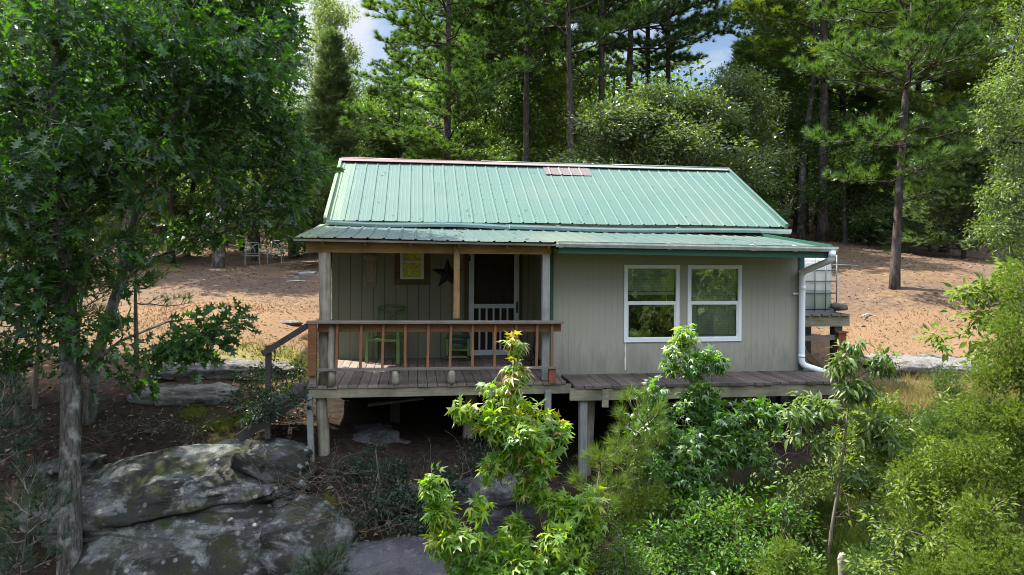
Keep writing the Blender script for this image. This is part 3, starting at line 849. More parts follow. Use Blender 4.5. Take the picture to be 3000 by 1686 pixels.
def patio_chair(name, frame_mat, arm_mat, W=.56, leg=.04):
    """metal armchair facing local -y; returns the Empty"""
    e = empty(name, (0, 0, 0))
    h = W / 2
    m = MB(); m.box(-h + .04, h - .04, -.25, .2, .395, .42); m.bar((-h + .03, -.25, .405), (h - .03, -.25, .405), .035, .045); m.build('seat', frame_mat, e)
    b = MB()
    L, T = .40, .94
    def bp(x, t): return (x, .2 + .12 * t, L + (T - L) * t)
    for s in (-1, 1): b.tube([bp(s * (h - .05), t / 4) for t in range(5)], .016, 7)
    b.tube([(x, .2 + .12, T + .03 * (1 - (x / h) ** 2)) for x in np.linspace(-h + .05, h - .05, 9)], .016, 7)
    b.tube([bp(x, .18) for x in np.linspace(-h + .05, h - .05, 5)], .012, 6)
    for s in (-1, 1):
        for off in (0, .045):
            b.tube([bp(s * ((h - .07) * math.cos(q * PI / 2) ** .8 - off * (1 - q)) if q < 1 else 0, .95 - .95 * 0 - .77 * (q ** 1.4)) if False else
                    bp(s * (-(h - .06) + (h - .02) * 1.25 * math.sin(q * PI / 2)), .95 - off - .77 * (1 - math.cos(q * PI / 2))) for q in np.linspace(0, 1, 9)], .010, 6)
    b.build('backrest', frame_mat, e)
    for s in (-1, 1):
        m = MB(); m.bar((s * (h - .01), -.24, 0), (s * (h - .02), -.23, .63), leg, leg, (0, 1, 0)); m.build('leg', frame_mat, e)
        m = MB(); m.bar((s * (h - .03), .27, 0), (s * (h - .04), .21, .5), leg * .9, leg * .9, (0, 1, 0)); m.build('leg', frame_mat, e)
        a = MB(); a.tube([(s * (h - .01), .24, .6), (s * h, .1, .645), (s * h, -.1, .655), (s * h, -.24, .64), (s * h, -.29, .58)], [.014, .024, .026, .028, .018], 8); a.build('armrest', arm_mat, e)
    return e
c = patio_chair('patio_chair', M['green_chair'], M['green_chair'], .58, .055)
c.location = hw(1.03, -.12, .0); c.rotation_euler = (0, 0, HR - R(14))
tag(c, 'green metal armchair with crossed back on the porch against the wall', 'chair', 'metal patio chairs')
for px, py, rz_, lab in ((635, 659, .35, 'pale metal chair out in the yard, nearer the tree trunk'), (694, 660, .1, 'pale metal chair out in the yard, nearer the cabin')):
    if rz_ == .35: yc = patio_chair('patio_chair', M['mint_chair'], M['white_arm'], .6, .045)
    else: yc = copy_tree(yc)
    p = at(px, py, 29.5); yc.location = (p[0], p[1], gz(p[0], p[1]) - .01); yc.rotation_euler = (0, 0, rz_)
    tag(yc, lab, 'chair', 'metal patio chairs')
# low green rocking chair
e = hemp('rocking_chair', 2.30, -.02, 0, R(-6), 'low dark green rocking chair with slatted back beside the screen door', 'chair')
for s in (-1, 1):
    MB().tube([(s * .19, -.3 + .6 * t, .02 + .10 * (2 * t - 1) ** 2) for t in np.linspace(0, 1, 9)], .016, 6).build('rocker', M['dark_green'], e)
    MB().bar((s * .19, -.2, .04), (s * .19, -.21, .40), .035, .035, (0, 1, 0)).build('leg', M['green_chair'], e)
    MB().bar((s * .19, .17, .03), (s * .175, .27, .62), .035, .035, (0, 1, 0)).build('back_post', M['dark_green'], e)
    MB().bar((s * .19, -.23, .40), (s * .185, .2, .40), .05, .02).build('armrest', M['dark_green'], e)
for z in (.30, .40, .50, .58): MB().bar((-.17, .19 + (z - .1) * .14, z), (.17, .19 + (z - .1) * .14, z), .016, .05).build('back_slat', M['dark_green'], e)
MB().box(-.2, .2, -.23, .17, .19, .212).bar((-.19, -.22, .08), (.19, -.22, .08), .025, .03).build('seat', M['green_chair'], e)
# black iron stand
e = hemp('iron_stand', 3.56, -.95, 0, R(10), 'black wrought iron stand with a tall curved rod behind the porch corner post', 'stand')
MB().tube([(.06, 0, .0), (.0, 0, .2), (-.05, 0, .3), (-.02, 0, .45), (.05, 0, .62)], .014, 6).build('rod', M['black'], e)
MB().tube([(-.13, -.06, 0), (-.07, 0, .12), (-.1, .0, .26), (-.17, .02, .33)], .013, 6).build('leg', M['black'], e)
MB().tube([(.14, .08, 0), (.06, 0, .1), (-.05, 0, .22), (-.08, -.04, .3)], .013, 6).build('leg', M['black'], e)
MB().tube([(.0, -.14, 0), (.0, -.05, .1), (-.03, 0, .2)], .013, 6).build('leg', M['black'], e)
MB().tube([(.13 * math.cos(a), .1 * math.sin(a), .10) for a in np.linspace(0, 2 * PI, 17)], .01, 5).build('hoop', M['black'], e)

# water tank on its timber stand
tp = at(2012, 780, 13.1)
ts = empty('tank_stand', (tp[0], tp[1], gz(tp[0], tp[1])), HR, 'rough grey timber stand carrying the white water tank', 'stand')
topz = .86 - ts.location.z
for x in (-.62, .42):
    for y in (-.5, .5): MB().bar((x, y, -.2), (x, y, topz - .22), .15, .15, (0, 1, 0)).build('leg', M['dark_wood'], ts)
MB().box(-.75, .62, -.6, -.5, topz - .22, topz - .03).build('beam', M['treated'], ts)
MB().box(-.75, .62, .5, .6, topz - .22, topz - .03).build('beam', M['treated'], ts)
m = MB()
for k in range(7): m.box(-.7 + .19 * k, -.54 + .19 * k, -.66 + random.uniform(-.03, .03), .62, topz - .028 + random.uniform(-.004, .004), topz + .008, .004)
m.build('top_boards', M['grey_rail'], ts)
MB().bar((-.6, -.5, topz - .35), (.4, -.5, .2), .05, .11).build('brace', M['sill'], ts)
MB().bar((-.6, -.55, topz - .45), (.5, -.55, topz - .42), .05, .09).build('brace', M['grey_rail'], ts)
wt = empty('water_tank', (tp[0] - .1, tp[1], .875), HR, 'milky white plastic water tank in a wire cage behind the cabin corner', 'tank')
def rbox(m, x, y, z0, z1, r):
    prof = []
    for cx, cy, a0 in ((x - r, y - r, 0), (-x + r, y - r, PI / 2), (-x + r, -y + r, PI), (x - r, -y + r, 1.5 * PI)):
        for k in range(5): prof.append((cx + r * math.cos(a0 + k * PI / 8), cy + r * math.sin(a0 + k * PI / 8)))
    n = len(prof); vs = []; rows = [(z0, .93), (z0 + .05, 1), (z1 - .16, 1), (z1 - .06, .95), (z1, .78)]
    for z, s in rows: vs += [(a * s, b * s, z) for a, b in prof]
    fs = [(i * n + k, i * n + (k + 1) % n, (i + 1) * n + (k + 1) % n, (i + 1) * n + k) for i in range(len(rows) - 1) for k in range(n)]
    fs += [tuple(reversed(range(n))), tuple((len(rows) - 1) * n + k for k in range(n))]
    m.add(vs, fs, True); return m
rbox(MB(), .50, .46, .06, 1.0, .1).build('tank_body', M['tank'], wt)
m = MB()
for z in (.08, .36, .58, .78, .95): m.tube([(.53 * a, .49 * b, z) for a, b in ((-1, -1), (1, -1), (1, 1), (-1, 1), (-1, -1))], .011, 6)
for k in np.linspace(-1, 1, 6):
    for y in (-.5, .5): m.tube([(.53 * k, y, .04), (.53 * k, y, 1.06)], .010, 6)
    for x in (-.54, .54): m.tube([(x, .49 * k, .04), (x, .49 * k, 1.06)], .010, 6)
m.build('cage', M['cage'], wt)
MB().tube([(0, 0, .99), (0, 0, 1.05)], .1, 12).build('cap', M['black'], wt)
m = MB().box(-.52, .54, -.48, .48, 0.0, .05); m.build('pallet', M['cage'], wt)
p = at(2113, 880, 12.6)
m = MB(); m.box(-.075, .075, -.075, .075, -.25, 1.0); m.box(-.1, .1, -.1, .1, 1.0, 1.03)
o = m.build('stained_post', M['red_post']); o.location = (p[0], p[1], gz(p[0], p[1])); o.rotation_euler = (0, 0, HR)
tag(o, 'red brown capped wooden post beside the water tank stand', 'post')
for k, (px, ln, lean) in enumerate(((2052, .95, .14), (2040, .85, .1))):
    p = at(px, 930, 12.55); g = gz(p[0], p[1])
    o = MB().bar((0, 0, 0), (-lean, .25, ln), .1, .03, (0, 1, 0)).build('leaning_board', M['pale_board'])
    o.location = (p[0], p[1], g - .02)
    tag(o, ('longer' if k == 0 else 'shorter') + ' pale weathered board leaning behind the white downspout', 'board', 'boards leaning by the tank stand')
p = at(2108, 776, 12.9)
# stones on tank stand
import bmesh
def icos(sub):
    bm = bmesh.new(); bmesh.ops.create_icosphere(bm, subdivisions=sub, radius=1.)
    V = np.array([v.co[:] for v in bm.verts]); F = np.array([[v.index for v in f.verts] for f in bm.faces]); bm.free()
    return V, F
ICO = {k: icos(k) for k in (3, 5, 6)}
def rock(name, c, rad, rot, seed, mat, label, sub=5, power=.55, amp=.16, strata=.05, cat='rock', group=None):
    V, F = ICO[sub]
    d = np.sign(V) * np.abs(V) ** power
    P = d / np.maximum(np.linalg.norm(d, axis=1, keepdims=True), 1e-6)
    P = V * (1 - .55) + d * .55 if power < 1 else V
    n = fbm(V * 1.4 + seed * 3.1, 4, seed)
    P = P * (1 + amp * n[:, None]) * np.array(rad)
    Mr = np.array(Matrix.Rotation(rot[2], 3, 'Z') @ Matrix.Rotation(rot[1], 3, 'Y') @ Matrix.Rotation(rot[0], 3, 'X'))
    if strata:
        lay = vnoise(np.stack([P[:, 0] * .35, P[:, 1] * .35, P[:, 2] * 6.5], 1) + seed, seed + 3)
        st = np.sign(lay) * np.abs(lay) ** .28
        hz = nrm(V * np.array([1, 1, .1]))
        P = P + hz * (strata * st)[:, None]
    P = P + nrm(V) * (.03 * fbm(P * 4., 5, seed + 8, .6))[:, None]
    P = P @ Mr.T
    me = mesh_np(name, P, F, smooth=True)
    o = link(name, me, mat); o.location = c
    return tag(o, label, cat, group)
rock('stone', at(2108, 772, 12.75), (.17, .13, .07), (0, .1, .3), 4, M['slab_pale'], 'small grey stone lying on the tank stand boards', 3, strata=0, cat='stone')
# ------------------------------------------------------------------ rocks
rock('boulder', (-4.55, 9.72, -1.40), (1.72, .72, .35), (R(15), R(-8), R(6)), 11, M['rock'], 'big pale grey lichened boulder slab below the porch corner, behind the oak trunk', 6, strata=.03, amp=.17, cat='boulder')
rock('boulder', (-4.0, 8.75, -2.3), (1.5, 1.35, .45), (R(40), R(-8), R(8)), 23, M['rock'], 'dark layered boulder below the pale slab at the picture bottom', 6, strata=.09, amp=.13, cat='boulder')
rock('boulder', (-6.25, 9.75, -1.55), (.5, .5, .5), (0, R(-8), 0), 31, M['rock'], 'small layered rock stack left of the oak trunk', 5, strata=.09, cat='boulder')
rock('boulder', (-2.55, 8.75, -1.75), (.55, .6, .4), (R(30), R(18), R(-20)), 37, M['rock'], 'mossy lichened rock between the big boulder and the dark slab', 5, strata=.06, cat='boulder')
rock('boulder', (-3.3, 9.75, -1.05), (.55, .45, .28), (0, R(10), 0), 38, M['rock'], 'rounded bluish rock at the foot of the porch corner stilt', 5, strata=.02, cat='boulder')
rock('rock_slab', (-1.45, 8.0, -2.15), (1.2, .95, .42), (R(14), R(-5), R(8)), 41, M['slab'], 'smooth dark purple grey slab at the bottom beside the sweetgum', 6, amp=.09, strata=.02, cat='boulder')
rock('boulder', at(1260, 1300, 8.6), (.4, .38, .5), (0, 0, .3), 43, M['slab'], 'dark rounded rock behind the sweetgum sapling trunk', 5, strata=.03, cat='boulder')
rock('boulder', at(905, 1130, 10.9), (.8, .5, .33), (0, R(-6), .2), 45, M['slab'], 'brown layered rock in the dark under the porch', 5, strata=.07, cat='boulder')
rock('boulder', at(1100, 1250, 9.8), (.9, .5, .28), (0, R(-4), .1), 46, M['slab'], 'low dark rock ledge in front of the porch stilts', 5, strata=.06, cat='boulder')
def gslab(px, py, Y, rad, seed, lab, rot=0.):
    p = at(px, py, Y); z = gz(p[0], p[1])
    rock('rock_slab', (p[0], p[1], z - rad[2] * .35), rad, (0, 0, rot), seed, M['slab_pale'], lab, 5, amp=.13, strata=.015, cat='boulder')
gslab(560, 925, 12.9, (1.3, .55, .17), 51, 'long pale rock outcrop on the slope left of the porch stairs', .15)
gslab(470, 985, 12.0, (.95, .4, .2), 52, 'darker rock outcrop beneath the long pale one')
gslab(725, 777, 16.2, (.3, .22, .07), 53, 'small pale flat rock in the orange grass')
gslab(2330, 905, 13.3, (1.25, .85, .15), 54, 'broad pale rock slab on the ground right of the tank stand', -.1)
gslab(770, 690, 24, (.5, .3, .12), 55, 'flat grey rock in the yard near the porch roof edge')

# ------------------------------------------------------------------ VEGETATION
def tmpl(half, fold=.14, droop=0.):
    """half outline (x>=0, y) -> two-sided leaf folded on its midrib"""
    pts = [(x, y, fold * x - droop * y * y) for x, y in half]
    n = len(pts)
    V = pts + [(-x, y, z) for x, y, z in pts[1:-1]]
    f1 = list(range(n))
    f2 = [0] + [n - 1] + [n + k for k in reversed(range(n - 2))]
    return np.array(V), [f1, f2]
OAK = tmpl([(0, 0), (.04, .12), (.25, .2), (.08, .34), (.37, .5), (.1, .58), (.27, .82), (.06, .78), (0, 1)], .25, .12)
OVAL = tmpl([(0, 0), (.2, .3), (.2, .62), (0, 1)], .3, .15)
DIAM = tmpl([(0, 0), (.26, .5), (0, 1)], .3, .1)
def _cherry():
    V = []; 
    for x, y in ((0, 0), (.13, .2), (.19, .45), (.13, .75), (0, 1)):
        V.append((x, y, .35 * x - .45 * y * y))
    n = len(V); V += [(-x, y, z) for x, y, z in V[1:-1]] + [(0, .2, -.02), (0, .45, -.09), (0, .75, -.25)]
    c1, c2, c3 = 8, 9, 10
    F = [[0, 1, c1], [1, 2, c2, c1], [2, 3, c3, c2], [3, 4, c3], [0, c1, 5], [5, c1, c2, 6], [6, c2, c3, 7], [7, c3, 4]]
    return np.array(V), F
CHERRY = _cherry()
def _gum():
    V = [(0, .28, .0)]; F = []
    tips = [(-118, .42), (-60, .62), (0, .72), (60, .62), (118, .42)]
    nt = [(-150, .16), (-88, .22), (-30, .26), (30, .26), (88, .22), (150, .16)]
    for a, r in nt: V.append((r * math.sin(R(a)), .28 + r * math.cos(R(a)), .02))
    for a, r in tips: V.append((r * math.sin(R(a)), .28 + r * math.cos(R(a)), -.30 * r))
    for k in range(5): F.append([0, 1 + k, 7 + k, 2 + k])
    F.append([0, 6, 1])
    return np.array(V), F
GUM = _gum()

def leaves(T, pos, d, n, s):
    TV, TF = T
    d = nrm(d); n = n - d * (n * d).sum(1, keepdims=True); n = nrm(n); x = np.cross(d, n)
    s = np.asarray(s)[:, None, None]
    N = len(pos); k = len(TV)
    rg = np.random.default_rng(N)
    wx = rg.uniform(.68, 1.12, (N, 1, 1)); cz = rg.uniform(.1, 2.4, (N, 1, 1)); bend = rg.normal(size=(N, 1, 1)) * .16
    V = pos[:, None, :] + s * (TV[None, :, 0:1] * wx * x[:, None] + (TV[None, :, 1:2] + bend * TV[None, :, 0:1]) * d[:, None] + (TV[None, :, 2:3] * cz) * n[:, None])
    fl = np.concatenate([np.array(f) for f in TF]); fc = np.array([len(f) for f in TF])
    loops = (np.arange(N)[:, None] * k + fl[None]).ravel()
    return V.reshape(-1, 3), loops, np.tile(fc, N)

def unit(rng, n):
    return nrm(rng.normal(size=(n, 3)))

def polyline(pts, step):
    pts = np.asarray(pts, float); out = [pts[0]]
    for a, b in zip(pts[:-1], pts[1:]):
        k = max(1, int(np.linalg.norm(b - a) / step))
        for i in range(1, k + 1): out.append(a + (b - a) * i / k)
    return np.array(out)

def grow(rng, trunk, limbs, targets, tip=.005, expo=2.3, trad=None, sides=5, tsides=14, step=.3, reach=1.0, wig=.05):
    """trunk/limbs: polylines (explicit); targets: branch end points. Returns (MB of wood, list of twig paths)."""
    nodes = []; par = []; chains = []
    def addpath(P, start):
        ids = [start] if start >= 0 else []
        for q in P:
            nodes.append(q); par.append(ids[-1] if ids else -1); ids.append(len(nodes) - 1)
        chains.append(ids)
        return ids
    addpath(polyline(trunk, step), -1)
    for L in limbs:
        L = polyline(L, step)
        A = np.array(nodes); st = int(((A - L[0]) ** 2).sum(1).argmin())
        addpath(L[1:], st)
    base = np.array(nodes)
    dist = np.sqrt(((targets[:, None] - base[None]) ** 2).sum(-1)).min(1)
    twigs = []
    for t in targets[np.argsort(dist)]:
        A = np.array(nodes); dv = t - A; dd = np.linalg.norm(dv, axis=1)
        cost = dd + .9 * np.maximum(0, A[:, 2] - t[2] + .15 * dd) * reach
        cost[0] += 1.
        st = int(cost.argmin()); a = A[st]
        p = par[st]
        dr = (a - nodes[p]) if p >= 0 else np.array([0, 0, 1.])
        dr = dr / max(np.linalg.norm(dr), 1e-6)
        L = dd[st]; k = max(3, int(L / step) + 1)
        c = a + dr * L * .35 + np.array([0, 0, .1 * L])
        s = np.linspace(0, 1, k + 1)[1:, None]
        P = (1 - s) ** 2 * a + 2 * s * (1 - s) * c + s * s * t
        P = P + rng.normal(size=P.shape) * wig * min(L, 1.) * (np.sin(s * PI))
        ids = addpath(P, st)
        twigs.append(np.concatenate([a[None], P]))
    n = len(nodes); w = np.zeros(n); ch = np.zeros(n, bool)
    for i in range(1, n):
        if par[i] >= 0: ch[par[i]] = True
    w[~ch] = tip ** expo
    for i in range(n - 1, 0, -1):
        if par[i] >= 0: w[par[i]] += w[i]
    rad = w ** (1 / expo)
    m = MB()
    for ci, ids in enumerate(chains):
        P = [nodes[i] for i in ids]
        if ci == 0:
            r = np.interp(np.linspace(0, 1, len(ids)), np.linspace(0, 1, len(trad)), trad) if trad is not None else rad[ids]
            trunk_r = dict(zip(ids, r))
            m.tube(P, list(r), tsides, wob=.05, seed=ci)
        else:
            r = [rad[i] for i in ids]
            mx = trunk_r.get(ids[0], rad[ids[0]]) * .75
            r[0] = min(r[1] * 1.15 if len(r) > 1 else r[0], mx)
            if ci > len(limbs) and max(r) < .0035: continue
            m.tube(P, r, 8 if ci <= len(limbs) else sides, cap=False, seed=ci)
    return m, twigs

def twig_leaves(rng, twigs, per, spread, droop=.2, tail=.55, upn=1.0, out=.8):
    """leaf positions along the outer part of each twig"""
    Pp = []; D = []
    for P in twigs:
        k = rng.poisson(per)
        if k == 0: continue
        s = 1 - tail * rng.random(k) ** 1.3
        idx = s * (len(P) - 1); i0 = np.minimum(idx.astype(int), len(P) - 2); f = (idx - i0)[:, None]
        q = P[i0] * (1 - f) + P[i0 + 1] * f
        dr = nrm(P[-1] - P[0])
        o = unit(rng, k) * spread * rng.random((k, 1)) ** .5
        Pp.append(q + o); D.append(nrm(o) * out + dr * .7 + unit(rng, k) * .45 + np.array([0, 0, -droop]))
    Pp = np.concatenate(Pp); D = np.concatenate(D)
    ctr = Pp.mean(0); o = nrm((Pp - ctr) * np.array([1, 1, .4]))
    N = unit(rng, len(Pp)) * .75 + np.array([0, 0, upn]) + o * .45
    return Pp, D, N

def ell_targets(rng, ells, dens):
    """ells: (cx,cy,cz, rx,ry,rz[,w]); points biased towards the surface"""
    out = []
    for e in ells:
        c = np.array(e[:3]); r = np.array(e[3:6]); w = e[6] if len(e) > 6 else 1.
        k = max(3, int(dens * w * (r[0] * r[1] * r[2]) ** .72))
        u = unit(rng, k) * (rng.random((k, 1)) ** .45)
        out.append(c + u * r)
    return np.concatenate(out)

def tree_thing(name, loc, label, cat, group=None, rz=0.): return empty(name, loc, rz, label, cat, group)

def needle_tris(rng, P, A, K, L, w, spread=.9, droop=0.):
    """tufts at P along axes A: K thin triangles each"""
    N = len(P); A = nrm(A)
    th = spread * (.25 + .85 * rng.random((N, K, 1)))
    r = unit(rng, N * K).reshape(N, K, 3)
    pp = r - A[:, None] * (r * A[:, None]).sum(-1, keepdims=True); pp = nrm(pp)
    d = A[:, None] * np.cos(th) + pp * np.sin(th); d[..., 2] -= droop
    d = nrm(d)
    l = L * (.7 + .5 * rng.random((N, K, 1)))
    b = P[:, None] + A[:, None] * (L * .25 * (rng.random((N, K, 1)) - .6))
    sd = nrm(np.cross(d, unit(rng, N * K).reshape(N, K, 3))) * w / 2
    V = np.stack([b - sd, b + sd, b + d * l], 2).reshape(-1, 3)
    return V
def tri_mesh(name, V):
    F = np.arange(len(V)).reshape(-1, 3)
    return mesh_np(name, V, F)

def pine_parts(seed, H, W, base=.4, r0=.17, nl=36, K=26, L=.19, nw=.012, lean=(0, 0), lump=.45, twl=.6, extra=(), tufts=(.55, .78, 1.)):
    rng = np.random.default_rng(seed)
    tz = np.linspace(-.4, H, 16)
    ph = rng.random(2) * 6
    def trunk(z):
        t = np.maximum(z, 0) / H
        return np.stack([lean[0] * t + .10 * np.sin(t * 5 + ph[0]) * t, lean[1] * t + .10 * np.sin(t * 4 + ph[1]) * t, z + 0 * t], -1)
    m = MB()
    rr = r0 * (1 - .9 * np.clip(tz / H, 0, 1) ** 1.1); rr[0] *= 1.45; rr[1] *= 1.12
    m.tube(list(trunk(tz)), list(rr), 12, wob=.06, seed=seed)
    P = []; A = []
    az = rng.random() * 6.28
    hs = list(H * (base + (1 - base) * (rng.random(nl) ** .85)))
    lim = [(h, None, None) for h in sorted(hs)] + list(extra)
    for h, a_, l_ in lim:
        t = (h / H - base) / (1 - base)
        az += 2.4 + rng.normal() * .5
        a = az if a_ is None else a_
        prof = (1 - max(t, 0)) ** .75 * (.55 + .75 * min(1, max(t, 0) * 4 + .3))
        Ln = W * (prof * (1 + lump * rng.normal() * .8) if l_ is None else l_)
        Ln = float(np.clip(Ln, .35, W * 1.35))
        el = R(rng.uniform(-12, 14) + 38 * max(t, 0) ** 2)
        o = trunk(np.array([h]))[0]
        s = np.linspace(0, 1, 7)[:, None]
        hd = np.array([math.cos(a), math.sin(a), 0]); side = np.array([-hd[1], hd[0], 0])
        Q = o + hd * Ln * s * math.cos(el) + np.array([0, 0, 1]) * (Ln * s * math.sin(el) + Ln * .16 * s ** 2) + side * (rng.normal() * .12 * Ln * s ** 2)
        Q += rng.normal(size=Q.shape) * .02 * Ln
        rb = max(.01, .011 * Ln + .006)
        m.tube(list(Q), list(np.linspace(rb, .006, 7)), 5, cap=False)
        ntw = int(3 + Ln * 4.2)
        for q in range(ntw):
            f = .25 + .75 * (q + rng.random()) / ntw
            i = min(int(f * 6), 5); g = f * 6 - i
            b = Q[i] * (1 - g) + Q[i + 1] * g; dr = nrm(Q[i + 1] - Q[i])
            sg = 1 if q % 2 else -1
            an = R(rng.uniform(30, 65))
            td = dr * math.cos(an) + side * sg * math.sin(an) + np.array([0, 0, rng.uniform(-.1, .45)])
            td = nrm(td); tl = twl * (1.15 - .6 * f) * rng.uniform(.6, 1.25)
            e = b + td * tl + np.array([0, 0, .06])
            m.tube([b, e], [.008, .004], 3, cap=False)
            for k in tufts:
                P.append(b + (e - b) * k + rng.normal(size=3) * .04); A.append(td + np.array([0, 0, .55]))
        P.append(Q[-1]); A.append(nrm(Q[-1] - Q[-2]) + np.array([0, 0, .4]))
    top = trunk(np.array([H]))[0]
    for k in range(5): P.append(top + np.array([0, 0, -.15 * k])); A.append(np.array([rng.normal() * .3, rng.normal() * .3, 1]))
    return m, needle_tris(rng, np.array(P), np.array(A), K, L, nw)

def cedar_parts(seed, H, W, nb=300, ns=16, L=.2, w=.03, K=6, r0=.1, base=.06, elev=28, flat=1., power=.85, tr=True):
    rng = np.random.default_rng(seed)
    m = MB()
    tz = np.linspace(-.3, H, 10)
    m.tube([(0.03 * math.sin(z * 2), .03 * math.cos(z * 1.7), z) for z in tz], list(r0 * (1 - .93 * np.clip(tz / H, 0, 1))), 8, wob=.06, seed=seed)
    u = rng.random(nb); h = H * (base + (1 - base) * u ** 1.1)
    a = rng.random(nb) * 2 * PI
    lump = 1 + .62 * vnoise(np.stack([np.cos(a) * 1.6, np.sin(a) * 1.6, h * 1.1 * 6 / (H + 3)], 1) + seed, seed) + .22 * rng.normal(size=nb)
    tt = h / H
    ln = W * np.clip((1 - tt) ** power * (.6 + .4 * np.clip(tt * 6, 0, 1)) * lump, .08, 1.5)
    P = []; A = []
    for i in range(nb):
        el = R(elev + 25 * tt[i] + rng.normal() * 10)
        d = np.array([math.cos(a[i]) * math.cos(el), math.sin(a[i]) * math.cos(el), math.sin(el)])
        b = np.array([0, 0, h[i] - ln[i] * .25])
        if b[2] < 0: b[2] = .05
        if i % 3 == 0: m.tube([b, b + d * ln[i] * .85], [.012 + .006 * ln[i], .004], 3, cap=False)
        s = .3 + .7 * np.sqrt(rng.random(ns))
        q = b + d * (ln[i] * s)[:, None] + rng.normal(size=(ns, 3)) * .09 * W ** .5 * np.array([1, 1, .8])
        P.append(q); A.append(np.repeat((d + np.array([0, 0, .25]))[None], ns, 0) + rng.normal(size=(ns, 3)) * .4)
    k = 10
    P.append(np.stack([np.zeros(k), np.zeros(k), H - np.linspace(0, .5, k)], 1)); A.append(np.tile([0, 0, 1.], (k, 1)) + rng.normal(size=(k, 3)) * .25)
    return m, needle_tris(rng, np.concatenate(P), np.concatenate(A), K, L, w, .6)

def hw_parts(seed, H, W, base=.3, dens=42, per=26, ls=.13, r0=.15, T=DIAM, nE=11, fork=2, spread=.42, lean=(0, 0), gap=1.):
    rng = np.random.default_rng(seed)
    top = np.array([lean[0], lean[1], H * .86])
    tr = [(0, 0, -.4), (.05 * rng.normal(), .05 * rng.normal(), H * .2), (lean[0] * .4 + .2 * rng.normal(), lean[1] * .4 + .2 * rng.normal(), H * .5), tuple(top)]
    ells = []
    for k in range(nE):
        f = (k + .5) / nE; h = H * (base + (1 - base) * f)
        a = k * 2.4 + rng.normal() * .4
        rr = W * math.sin(PI * (.18 + .74 * f)) ** .8
        er = W * rng.uniform(.34, .52)
        ells.append((lean[0] * f + math.cos(a) * rr * .62, lean[1] * f + math.sin(a) * rr * .62, h, er, er, er * rng.uniform(.6, .85)))
    ells.append((lean[0], lean[1], H * .93, W * .34, W * .34, H * .08))
    tg = ell_targets(rng, ells, dens)
    m, tw = grow(rng, tr, [], tg, tip=.007, trad=[r0 * 1.35, r0, r0 * .8, r0 * .5, r0 * .15], sides=4, tsides=10, step=.55, wig=.09)
    P, D, N = twig_leaves(rng, tw, per, spread, .3, .5, .4)
    s = ls * rng.uniform(.7, 1.25, len(P))
    return m, leaves(T, P, D, N, s)

def put_tree(name, loc, wood, lv, bark, leafm, label, cat, group=None, rz=0., sc=1., crown='crown'):
    e = empty(name, loc, rz, label, cat, group, sc)
    wood.build('trunk', bark, e)
    me = tri_mesh(crown, lv) if isinstance(lv, np.ndarray) else mesh_np(crown, lv[0], loops=lv[1], counts=lv[2])
    link(crown, me, leafm, e)
    return e
def again(proto, loc, rz, sc, label, leafm=None):
    e = copy_tree(proto); e.location = loc; e.rotation_euler = (0, 0, rz); e.scale = sc if hasattr(sc, '__len__') else (sc,) * 3
    tag(e, label)
    if leafm is not None:
        for ch in e.children:
            if ch.name.startswith('crown'):
                ch.material_slots[0].link = 'OBJECT'; ch.material_slots[0].material = leafm
    return e
def spot(px, Y):
    x = (px - 1288) / FOC * Y
    return (x, Y, gz(x, Y) - .05)

# ---------------- background trees
random.seed(8)
PINES = {}
def pine(key, px, Y, H, label, rz=0., leafm=None, sx=1.):
    loc = spot(px, Y)
    if key not in PINES:
        kw = dict(
            a=dict(seed=101, H=18, W=2.5, base=.2, r0=.16, nl=96, extra=((5.2, 5.2, .55), (5.4, 3.6, .5), (5.0, 4.3, .5))),
            b=dict(seed=117, H=19, W=2.5, base=.34, r0=.14, nl=64),
            c=dict(seed=131, H=20, W=3.3, base=.36, r0=.155, nl=64, lean=(.5, .2)),
            d=dict(seed=149, H=16, W=3.1, base=.16, r0=.15, nl=72),
            e=dict(seed=163, H=9, W=1.9, base=.12, r0=.10, nl=40))[key]
        m, v = pine_parts(K=52, nw=.017, L=.23, tufts=(.3, .5, .75, 1.), twl=.7, **kw)
        e = put_tree('pine_tree', loc, m, v, M['bark_pine'], M['pine_a'], label, 'pine tree', 'pines behind the cabin', rz)
        PINES[key] = (e, kw['H'])
        e.scale = (sx * H / kw['H'], sx * H / kw['H'], H / kw['H'])
        if leafm is not None: again_mat(e, leafm)
        return e
    p, h0 = PINES[key]
    return again(p, loc, rz, (sx * H / h0, sx * H / h0, H / h0), label, leafm or M['pine_a'])
def again_mat(e, leafm):
    for ch in e.children:
        if ch.name.startswith('crown'):
            ch.material_slots[0].link = 'OBJECT'; ch.material_slots[0].material = leafm
HWS = {}
def hard(key, px, Y, H, label, rz=0., leafm=None, sx=1., cat='tree'):
    loc = spot(px, Y)
    if key not in HWS:
        kw = dict(
            a=dict(seed=201, H=9, W=2.9, base=.16, dens=56, per=24, ls=.165, nE=14),
            b=dict(seed=213, H=14, W=2.6, base=.30, dens=44, per=22, ls=.165, nE=14),
            c=dict(seed=227, H=6, W=2.2, base=.1, dens=60, per=24, ls=.14, nE=11, r0=.08),
            d=dict(seed=239, H=15, W=2.0, base=.32, dens=50, per=22, ls=.15, nE=12, lean=(.4, 0)))[key]
        m, v = hw_parts(**kw)
        e = put_tree('hardwood_tree', loc, m, v, M['bark_oak'], M['hw_a'], label, cat, 'leafy trees behind the cabin', rz)
        HWS[key] = (e, kw['H']); f = H / kw['H']; e.scale = (sx * f, sx * f, f)
        if leafm is not None: again_mat(e, leafm)
        return e
    p, h0 = HWS[key]; f = H / h0
    return again(p, loc, rz, (sx * f, sx * f, f), label, leafm or M['hw_a'])
CEDS = {}
